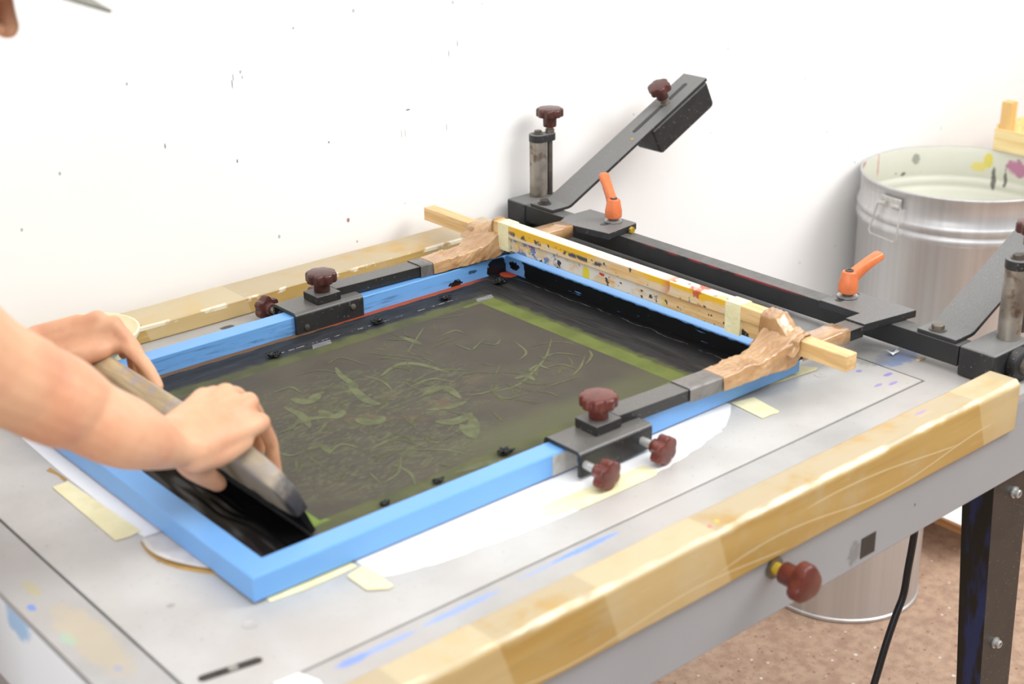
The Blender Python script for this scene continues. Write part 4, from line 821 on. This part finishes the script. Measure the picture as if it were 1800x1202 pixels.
# ------------------------------------------------------------------ drum, platform, bin, crate, cable
ZP = -0.750
pf = thing('low_platform', 'low white board with a brown wooden edge standing on the floor behind the table end', 'platform', (2.25, 0.54, -0.85))
bm = box(B(), 1.892, 2.78, 0.272, 0.832, ZP - 0.018, ZP); obj('board', bm, M_['white_board'], pf)
bm = box(B(), 1.884, 1.8918, 0.262, 0.832, ZP - 0.018, ZP - 0.0005); box(bm, 1.892, 2.78, 0.264, 0.2718, ZP - 0.018, ZP - 0.0005); obj('edging', bm, M_['edging'], pf)
for x in (2.10, 2.50):
    for y in (0.50, 0.78): obj('leg', box(B(), x - .025, x + .025, y - .025, y + .025, -0.85, ZP - 0.0182), M_['white_board'], pf)
dc = V((2.2524, 0.605, 0)); DR = 0.2300; zr = -0.0915
dr = thing('metal_drum', 'large brushed aluminium drum with a paint-splashed white inside, standing against the wall', 'drum', (dc.x, dc.y, ZP))
def bead(z, h, o): return [(DR, z - h), (DR + o * .7, z - h * .55), (DR + o, z), (DR + o * .7, z + h * .55), (DR, z + h)]
prof = [(DR - 0.004, ZP + 0.001), (DR + 0.003, ZP + 0.002), (DR + 0.003, ZP + 0.012), (DR, ZP + 0.015)] + bead(zr - 0.098, 0.0115, 0.0065) + bead(zr - 0.073, 0.0115, 0.0065) + [(DR, zr - 0.006), (DR + 0.0025, zr - 0.004), (DR + 0.003, zr), (DR + 0.001, zr + 0.002), (DR - 0.002, zr)]
bm = lathe(B(), prof, (dc.x, dc.y, 0), n=96, cap=False); obj('shell', bm, M_['drum'], dr, smooth=True)
RI = DR - 0.003
prof = [(RI + 0.0012, zr + 0.0008), (RI, zr - 0.004), (RI, zr - 0.060), (RI + .005, zr - 0.069), (RI + .006, zr - .073), (RI + .005, zr - .078), (RI, zr - .085), (RI + .005, zr - .094), (RI + .006, zr - .098), (RI + .004, zr - .104), (RI, zr - .110), (RI, zr - .20), (RI - .012, zr - .205), (RI - .014, zr - .215), (RI - .03, zr - .22), (0.001, zr - .22)]
bm = lathe(B(), prof, (dc.x, dc.y, 0), n=96, cap=False); obj('lining', bm, M_['drum_in'], dr, smooth=True, label='off-white lining with splashes of paint')
# wire bail handle with its bracket
ha = math.radians(172)
hd = V((math.cos(ha), math.sin(ha), 0)); ht = V((-hd.y, hd.x, 0)); hc = dc + hd * (DR + 0.0045)
def hp(u, z, o=0.0): return hc + ht * u + V((0, 0, z)) + hd * (o - 0.5 * u * u / DR)
bm = B(); box(bm, -0.030, 0.030, -0.0035, 0.0015, zr - 0.042, zr - 0.018, Matrix.Translation(hc) @ Matrix(((ht.x, hd.x, 0, 0), (ht.y, hd.y, 0, 0), (0, 0, 1, 0), (0, 0, 0, 1))))
hb = obj('handle_bracket', bm, M_['label'], dr, bevel=0.002)
bm = B()
for u in (-0.02, 0.02): tube(bm, [hp(u - .010, zr - 0.036, .005), hp(u + .010, zr - .036, .005)], 0.0058, 12)
obj('hinge_barrel', bm, M_['label'], hb, smooth='auto')
path = [(-0.030, -0.036, .005), (-0.035, -0.037, .006), (-0.043, -0.080, .012), (-0.047, -0.104, .016), (-0.040, -0.111, .017), (0.030, -0.113, .017), (0.037, -0.107, .016), (0.035, -0.080, .012), (0.033, -0.037, .006), (0.030, -0.036, .005)]
bm = tube(B(), [hp(u, zr + z, o) for u, z, o in path], 0.0022, 10); obj('wire_handle', bm, M_['label'], dr, smooth='auto')
bc = V((1.6463, 0.432, 0)); BR = 0.166
bn = thing('metal_bin', 'smaller round brushed metal bin standing on the floor under the table', 'bin', (bc.x, bc.y, -0.85))
prof = [(0.001, -0.8490), (BR - 0.002, -0.8490), (BR + 0.0025, -0.848), (BR + 0.003, -0.842), (BR, -0.840), (BR, -0.47), (BR + .004, -.466), (BR + .004, -.46), (BR - .002, -.46), (BR - 0.003, -0.84), (0.001, -0.842)]
bm = lathe(B(), prof, (bc.x, bc.y, 0), n=72, cap=False); obj('shell', bm, M_['drum'], bn, smooth='auto')
cr = thing('wooden_crate', 'pale wooden fruit crate with a corner post resting on the rim of the drum', 'crate', (2.60, 0.49, -0.089))
zc = -0.0890
obj('slat', box(B(), 2.4680, 2.4740, 0.30, 0.668, zc, zc + 0.052), M_['pine'], cr, bevel=0.001)
obj('slat', box(B(), 2.4745, 2.76, 0.662, 0.668, zc + 0.002, zc + 0.062), M_['pine'], cr, bevel=0.001)
obj('slat', box(B(), 2.4745, 2.76, 0.300, 0.306, zc, zc + 0.052), M_['pine'], cr, bevel=0.001)
obj('slat', box(B(), 2.7605, 2.7665, 0.30, 0.668, zc, zc + 0.052), M_['pine'], cr, bevel=0.001)
for x, y in ((2.475, 0.634), (2.475, 0.307), (2.733, 0.634), (2.733, 0.307)): obj('corner_post', box(B(), x, x + .027, y, y + .027, zc + .004, zc + .118), M_['pine2'], cr, bevel=0.001)
for k in range(4): obj('bottom_board', box(B(), 2.503 + .059 * k, 2.555 + .059 * k, 0.3065, 0.6615, zc, zc + .0035), M_['pine'], cr)
cp = [(1.146, 0.0, -0.100), (1.190, 0.0, -0.120), (1.226, 0.0, -0.20), (1.236, 0.0, -0.30), (1.2329, 0.0, -0.3894), (1.2254, 0.0, -0.4541), (1.2198, 0.0, -0.5018), (1.2038, 0.0, -0.5342), (1.1834, 0.0, -0.5818), (1.1596, 0.0, -0.6511), (1.125, 0.0, -0.74), (1.08, -0.01, -0.81), (1.00, -0.03, -0.840), (0.85, -0.05, -0.8435), (0.65, 0.02, -0.8435)]
bm = box(B(), 2.500, 2.760, 0.31, 0.66, ZP + 0.0005, zc - 0.0004); tag(obj('cardboard_box', bm, M_['card'], bevel=0.003), 'tall brown cardboard box behind the drum, carrying the wooden crate', 'box')
bm = tube(B(), catmull(cp, 8), 0.0063, 12); tag(obj('power_cable', bm, M_['cable'], smooth='auto'), 'black rubber cable hanging from the table down to the floor', 'cable')

# ------------------------------------------------------------------ person
def chain(bm, pts, steps=6, n=14):
    """swept tapered limb; pts = (x, y, z, r)"""
    P = catmull(pts, steps); tube(bm, [p[:3] for p in P], [max(p[3], 0.002) for p in P], n)
    for p in (P[0], P[-1]):
        m = Matrix.Translation(V(p[:3])) @ Matrix.Scale(max(p[3], 0.002), 4); bmesh.ops.create_icosphere(bm, subdivisions=2, radius=1.0, matrix=m)
def ell(bm, c, rx, ry, rz, rot=None):
    m = Matrix.Translation(V(c)) @ (rot.to_4x4() if rot is not None else Matrix()) @ Matrix.Diagonal((rx, ry, rz, 1)); bmesh.ops.create_icosphere(bm, subdivisions=4, radius=1.0, matrix=m)
def fuse(name, bm, mat, parent, voxel, smooth_it, label=None):
    """merge overlapping volumes into one continuous skin"""
    me = bpy.data.meshes.new('tmp'); bmesh.ops.recalc_face_normals(bm, faces=bm.faces); bm.to_mesh(me); bm.free()
    o = bpy.data.objects.new('tmp', me); col.objects.link(o)
    r_ = o.modifiers.new('r', 'REMESH'); r_.mode = 'VOXEL'; r_.voxel_size = voxel; r_.use_smooth_shade = True
    s_ = o.modifiers.new('s', 'SMOOTH'); s_.factor = 0.5; s_.iterations = smooth_it
    dg = bpy.context.evaluated_depsgraph_get(); dg.update()
    m2 = bpy.data.meshes.new_from_object(o.evaluated_get(dg)); bpy.data.objects.remove(o); bpy.data.meshes.remove(me)
    b2 = B(); b2.from_mesh(m2); bpy.data.meshes.remove(m2)
    return obj(name, b2, mat, parent, smooth=True, label=label)
per = thing('person', 'person in a grey cap leaning over the table, pressing the squeegee with both hands', 'person', (-0.45, 0.28, -0.85))
sk = B()
def hand(K, W_, fingers, thumb, rad, knr):
    """K: four knuckles index..little; W_: wrist points (index side, little side)"""
    for i, k in enumerate(K):
        f = i / 3; w0 = V(W_[0]).lerp(V(W_[1]), f); k = V(k); mid = w0.lerp(k, 0.55)
        chain(sk, [(*w0, 0.0175), (*mid, 0.0138), (*k, knr[i])], 6)
    for i in range(3):          # flesh of the palm between the bones
        a, b = V(K[i]), V(K[i + 1]); m = (a + b) / 2; w0 = V(W_[0]).lerp(V(W_[1]), (i + .5) / 3)
        chain(sk, [(*w0, 0.019), (*w0.lerp(m, .5), 0.0155), (*w0.lerp(m, .88), 0.0115)], 5)
    for i, F in enumerate(fingers):
        chain(sk, [(*V(K[i]), rad[i] * 1.12)] + [(*V(p), rad[i] * q) for p, q in zip(F, (1.0, 0.93, 0.80))], 6)
    chain(sk, thumb, 6)
# near (right) hand
K = [(0.0666, 0.1940, 0.1554), (0.0885, 0.1834, 0.1572), (0.1054, 0.1639, 0.1480), (0.1103, 0.1483, 0.1270)]
K = [(x, y, z - 0.002) for x, y, z in K]
Wn = [(0.0060, 0.1560, 0.1480), (0.0165, 0.1260, 0.1310)]
fn = [[(0.0980, 0.2230, 0.1400), (0.1120, 0.2290, 0.1200), (0.1165, 0.2290, 0.0960)],
      [(0.1180, 0.2070, 0.1360), (0.1215, 0.2100, 0.1110), (0.1180, 0.2080, 0.0880)],
      [(0.1250, 0.1810, 0.1180), (0.1265, 0.1830, 0.0920), (0.1240, 0.1830, 0.0690)],
      [(0.1270, 0.1590, 0.0920), (0.1300, 0.1600, 0.0650), (0.1335, 0.1610, 0.0390)]]
th = [(0.0150, 0.1500, 0.1240, 0.0200), (0.0260, 0.1600, 0.0980, 0.0170), (0.0430, 0.1640, 0.0760, 0.0135), (0.0580, 0.1640, 0.0600, 0.0105)]
hand(K, Wn, fn, th, (0.0093, 0.0096, 0.0092, 0.0084), (0.0134, 0.0138, 0.0132, 0.0120))
chain(sk, [(0.0165, 0.1290, 0.1220, 0.0190), (0.0480, 0.1330, 0.1150, 0.0165), (0.0820, 0.1400, 0.1150, 0.0120)], 6)      # heel of the hand
# near forearm and upper arm
for d in (-1, 1):
    o_ = V((-0.35, 0.80, 0.55)).normalized() * 0.011 * d
    chain(sk, [(0.0110 + o_.x, 0.1406 + o_.y, 0.1400 + o_.z, 0.0200), (-0.0116 + o_.x, 0.1392 + o_.y, 0.1411 + o_.z + .004, 0.0225), (-0.0420 + o_.x * 1.3, 0.1350 + o_.y * 1.3, 0.166 + o_.z * 1.3, 0.0300), (-0.0785 + o_.x * 1.2, 0.1309 + o_.y * 1.2, 0.1907 + o_.z * 1.2, 0.0365), (-0.1200, 0.1330, 0.2270, 0.0440 + .003 * d), (-0.1650, 0.1336, 0.2650, 0.0470)], 6, 18)
chain(sk, [(-0.1500, 0.1336, 0.2540, 0.0480), (-0.1950, 0.1300, 0.2930, 0.0520), (-0.2500, 0.1180, 0.3700, 0.0530), (-0.3300, 0.1100, 0.4700, 0.0560), (-0.380, 0.14, 0.5150, 0.0600)], 6, 18)
# far (left) hand
K = [(0.1130, 0.4896, 0.1175), (0.1098, 0.5047, 0.1403), (0.0961, 0.5203, 0.1474), (0.0759, 0.5355, 0.1436)]
Wf = [(0.0270, 0.5420, 0.0990), (0.0300, 0.5700, 0.1230)]
fn = [[(0.1180, 0.4560, 0.1040), (0.1195, 0.4350, 0.0920), (0.1190, 0.4150, 0.0780)],
      [(0.1200, 0.4760, 0.1140), (0.1235, 0.4660, 0.0900), (0.1230, 0.4600, 0.0680)],
      [(0.1180, 0.4980, 0.1250), (0.1235, 0.4930, 0.1000), (0.1220, 0.4890, 0.0760)],
      [(0.1040, 0.5160, 0.1300), (0.1180, 0.5130, 0.1130), (0.1205, 0.5110, 0.0920)]]
th = [(0.0330, 0.5350, 0.0930, 0.0190), (0.0440, 0.5080, 0.0900, 0.0165), (0.0510, 0.4800, 0.0860, 0.0130), (0.0540, 0.4560, 0.0800, 0.0105)]
hand(K, Wf, fn, th, (0.0093, 0.0096, 0.0092, 0.0084), (0.0120, 0.0125, 0.0120, 0.0110))
chain(sk, [(0.0460, 0.5250, 0.1000, 0.0150), (0.0660, 0.5060, 0.1090, 0.0140), (0.0880, 0.4960, 0.1130, 0.0120)], 5)
for d in (-1, 1):
    o_ = V((-0.2, 0.5, 0.8)).normalized() * 0.011 * d
    chain(sk, [(0.0302 + o_.x, 0.5579 + o_.y, 0.1110 + o_.z, 0.0195), (-0.01 + o_.x, 0.557 + o_.y, 0.1180 + o_.z, 0.0230), (-0.0700 + o_.x, 0.553 + o_.y, 0.1450 + o_.z, 0.0330), (-0.130, 0.545, 0.180, 0.0410), (-0.195, 0.535, 0.225, 0.0440)], 6, 18)
chain(sk, [(-0.185, 0.536, 0.218, 0.0440), (-0.225, 0.525, 0.265, 0.0480), (-0.285, 0.48, 0.36, 0.0500), (-0.340, 0.44, 0.46, 0.0560), (-0.380, 0.41, 0.515, 0.0600)], 6, 18)
# neck, trunk core, legs
HC = V((-0.172, 0.224, 0.663)); hf = V((0.85, -0.10, -0.50)).normalized(); hl = V((0, 0, 1)).cross(hf).normalized(); hu = hf.cross(hl).normalized()
HR = Matrix((hf, hl, hu)).transposed()
def hq(f, l, u): return HC + hf * f + hl * l + hu * u
chain(sk, [(*hq(-0.035, 0, -0.05), 0.056), (*hq(-0.075, 0, -0.115), 0.054), (-0.385, 0.268, 0.540, 0.070)], 6, 18)
chain(sk, [(-0.385, 0.27, 0.52, 0.070), (-0.425, 0.275, 0.40, 0.080), (-0.455, 0.28, 0.20, 0.080), (-0.47, 0.28, 0.05, 0.085)], 6, 18)
for s in (-1, 1): chain(sk, [(-0.47, 0.28 + s * 0.075, 0.02, 0.085), (-0.46, 0.28 + s * 0.095, -0.22, 0.070), (-0.45, 0.28 + s * 0.10, -0.42, 0.052), (-0.46, 0.28 + s * 0.10, -0.60, 0.050), (-0.47, 0.28 + s * 0.10, -0.80, 0.036)], 6, 16); 
for s in (-1, 1): chain(sk, [(-0.38, 0.27 + s * 0.05, 0.50, 0.07), (-0.38, 0.275 + s * 0.135, 0.51, 0.062)], 4, 16)
# head
ell(sk, hq(-0.012, 0, 0.022), 0.098, 0.076, 0.090, HR); ell(sk, hq(0.028, 0, -0.045), 0.062, 0.056, 0.062, HR); ell(sk, hq(0.062, 0, -0.088), 0.026, 0.030, 0.022, HR)
for s in (-1, 1):
    ell(sk, hq(0.062, s * 0.034, -0.018), 0.024, 0.022, 0.022, HR); ell(sk, hq(0.078, s * 0.030, 0.026), 0.014, 0.026, 0.010, HR); ell(sk, hq(-0.010, s * 0.078, -0.004), 0.020, 0.008, 0.030, HR)
chain(sk, [(*hq(0.085, 0, 0.018), 0.009), (*hq(0.102, 0, -0.010), 0.0105), (*hq(0.110, 0, -0.024), 0.0125)], 5); 
for s in (-1, 1): ell(sk, hq(0.098, s * 0.013, -0.029), 0.010, 0.008, 0.007, HR)
chain(sk, [(*hq(0.086, 0.022, -0.056), 0.005), (*hq(0.094, 0, -0.053), 0.0072), (*hq(0.086, -0.022, -0.056), 0.005)], 4); chain(sk, [(*hq(0.084, 0.020, -0.064), 0.005), (*hq(0.092, 0, -0.066), 0.0075), (*hq(0.084, -0.020, -0.064), 0.005)], 4)
fuse('body', sk, M_['skin'], per, 0.0028, 6)
for s in (-1, 1):
    bm = B(); ell(bm, hq(0.0775, s * 0.031, 0.004), 0.0115, 0.0115, 0.0085, HR); obj('eye', bm, M_['eye'], per, smooth=True)
bm = B(); ell(bm, hq(-0.026, 0, 0.030), 0.096, 0.082, 0.088, HR); ell(bm, hq(-0.062, 0, -0.030), 0.050, 0.066, 0.050, HR); fuse('hair', bm, M_['hair'], per, 0.006, 4)
cap = B(); R = []
ol = [(0.0, 0.104, 0.089), (0.012, 0.105, 0.090), (0.045, 0.098, 0.084), (0.072, 0.072, 0.062), (0.086, 0.035, 0.032), (0.089, 0.004, 0.004)]
for h, a, b in ol: R.append([hq(-0.012 + a * math.cos(t), b * math.sin(t), 0.038 + h) for t in (2 * PI * k / 40 for k in range(40))])
rings(cap, R, True, False); cp_ = obj('cap', cap, M_['cap'], per, smooth=True, solid=0.003)
bm = B(); sheet(bm, lambda i, j: hq(0.070 + 0.105 * (1 - (2 * j - 1) ** 2 * .75) * i + (0.022 * (1 - (2 * j - 1) ** 2)), (2 * j - 1) * 0.072 * (1 - .12 * i), 0.041 - 0.010 * i - 0.014 * (2 * j - 1) ** 2), 10, 20)
obj('brim', bm, M_['cap'], cp_, smooth=True, solid=0.003)
# clothes
bm = B()
for s, L in ((-1, [(-0.385, 0.17, 0.515, 0.080), (-0.345, 0.115, 0.485, 0.072), (-0.305, 0.112, 0.440, 0.068)]), (1, [(-0.385, 0.40, 0.515, 0.080), (-0.345, 0.438, 0.468, 0.072), (-0.312, 0.458, 0.41, 0.068)])): chain(bm, L, 6, 18)
for s in (-1, 1): chain(bm, [(-0.39, 0.275 + s * 0.10, 0.50, 0.080), (-0.425, 0.278 + s * 0.075, 0.36, 0.108), (-0.455, 0.28 + s * 0.070, 0.18, 0.105), (-0.47, 0.28 + s * 0.075, 0.02, 0.112)], 6, 18)
chain(bm, [(-0.385, 0.272, 0.530, 0.080), (-0.395, 0.275, 0.49, 0.100), (-0.425, 0.278, 0.36, 0.116), (-0.455, 0.28, 0.18, 0.110), (-0.47, 0.28, 0.02, 0.114)], 5, 18)
fuse('shirt', bm, M_['shirt'], per, 0.008, 6)
bm = B()
for s in (-1, 1): chain(bm, [(-0.47, 0.28 + s * 0.07, 0.03, 0.106), (-0.46, 0.28 + s * 0.095, -0.22, 0.088), (-0.45, 0.28 + s * 0.10, -0.42, 0.068), (-0.46, 0.28 + s * 0.10, -0.62, 0.064), (-0.465, 0.28 + s * 0.10, -0.79, 0.058)], 6, 18)
fuse('trousers', bm, M_['denim'], per, 0.008, 5)
for s in (-1, 1):
    bm = B(); ell(bm, (-0.40, 0.28 + s * 0.10, -0.815), 0.125, 0.046, 0.036); box(bm, -0.51, -0.29, 0.28 + s * .10 - .040, 0.28 + s * .10 + .040, -0.849, -0.832); fuse('shoe', bm, M_['shoe'], per, 0.006, 5)
for o in bpy.data.objects:
    if 'org' in o: del o['org']
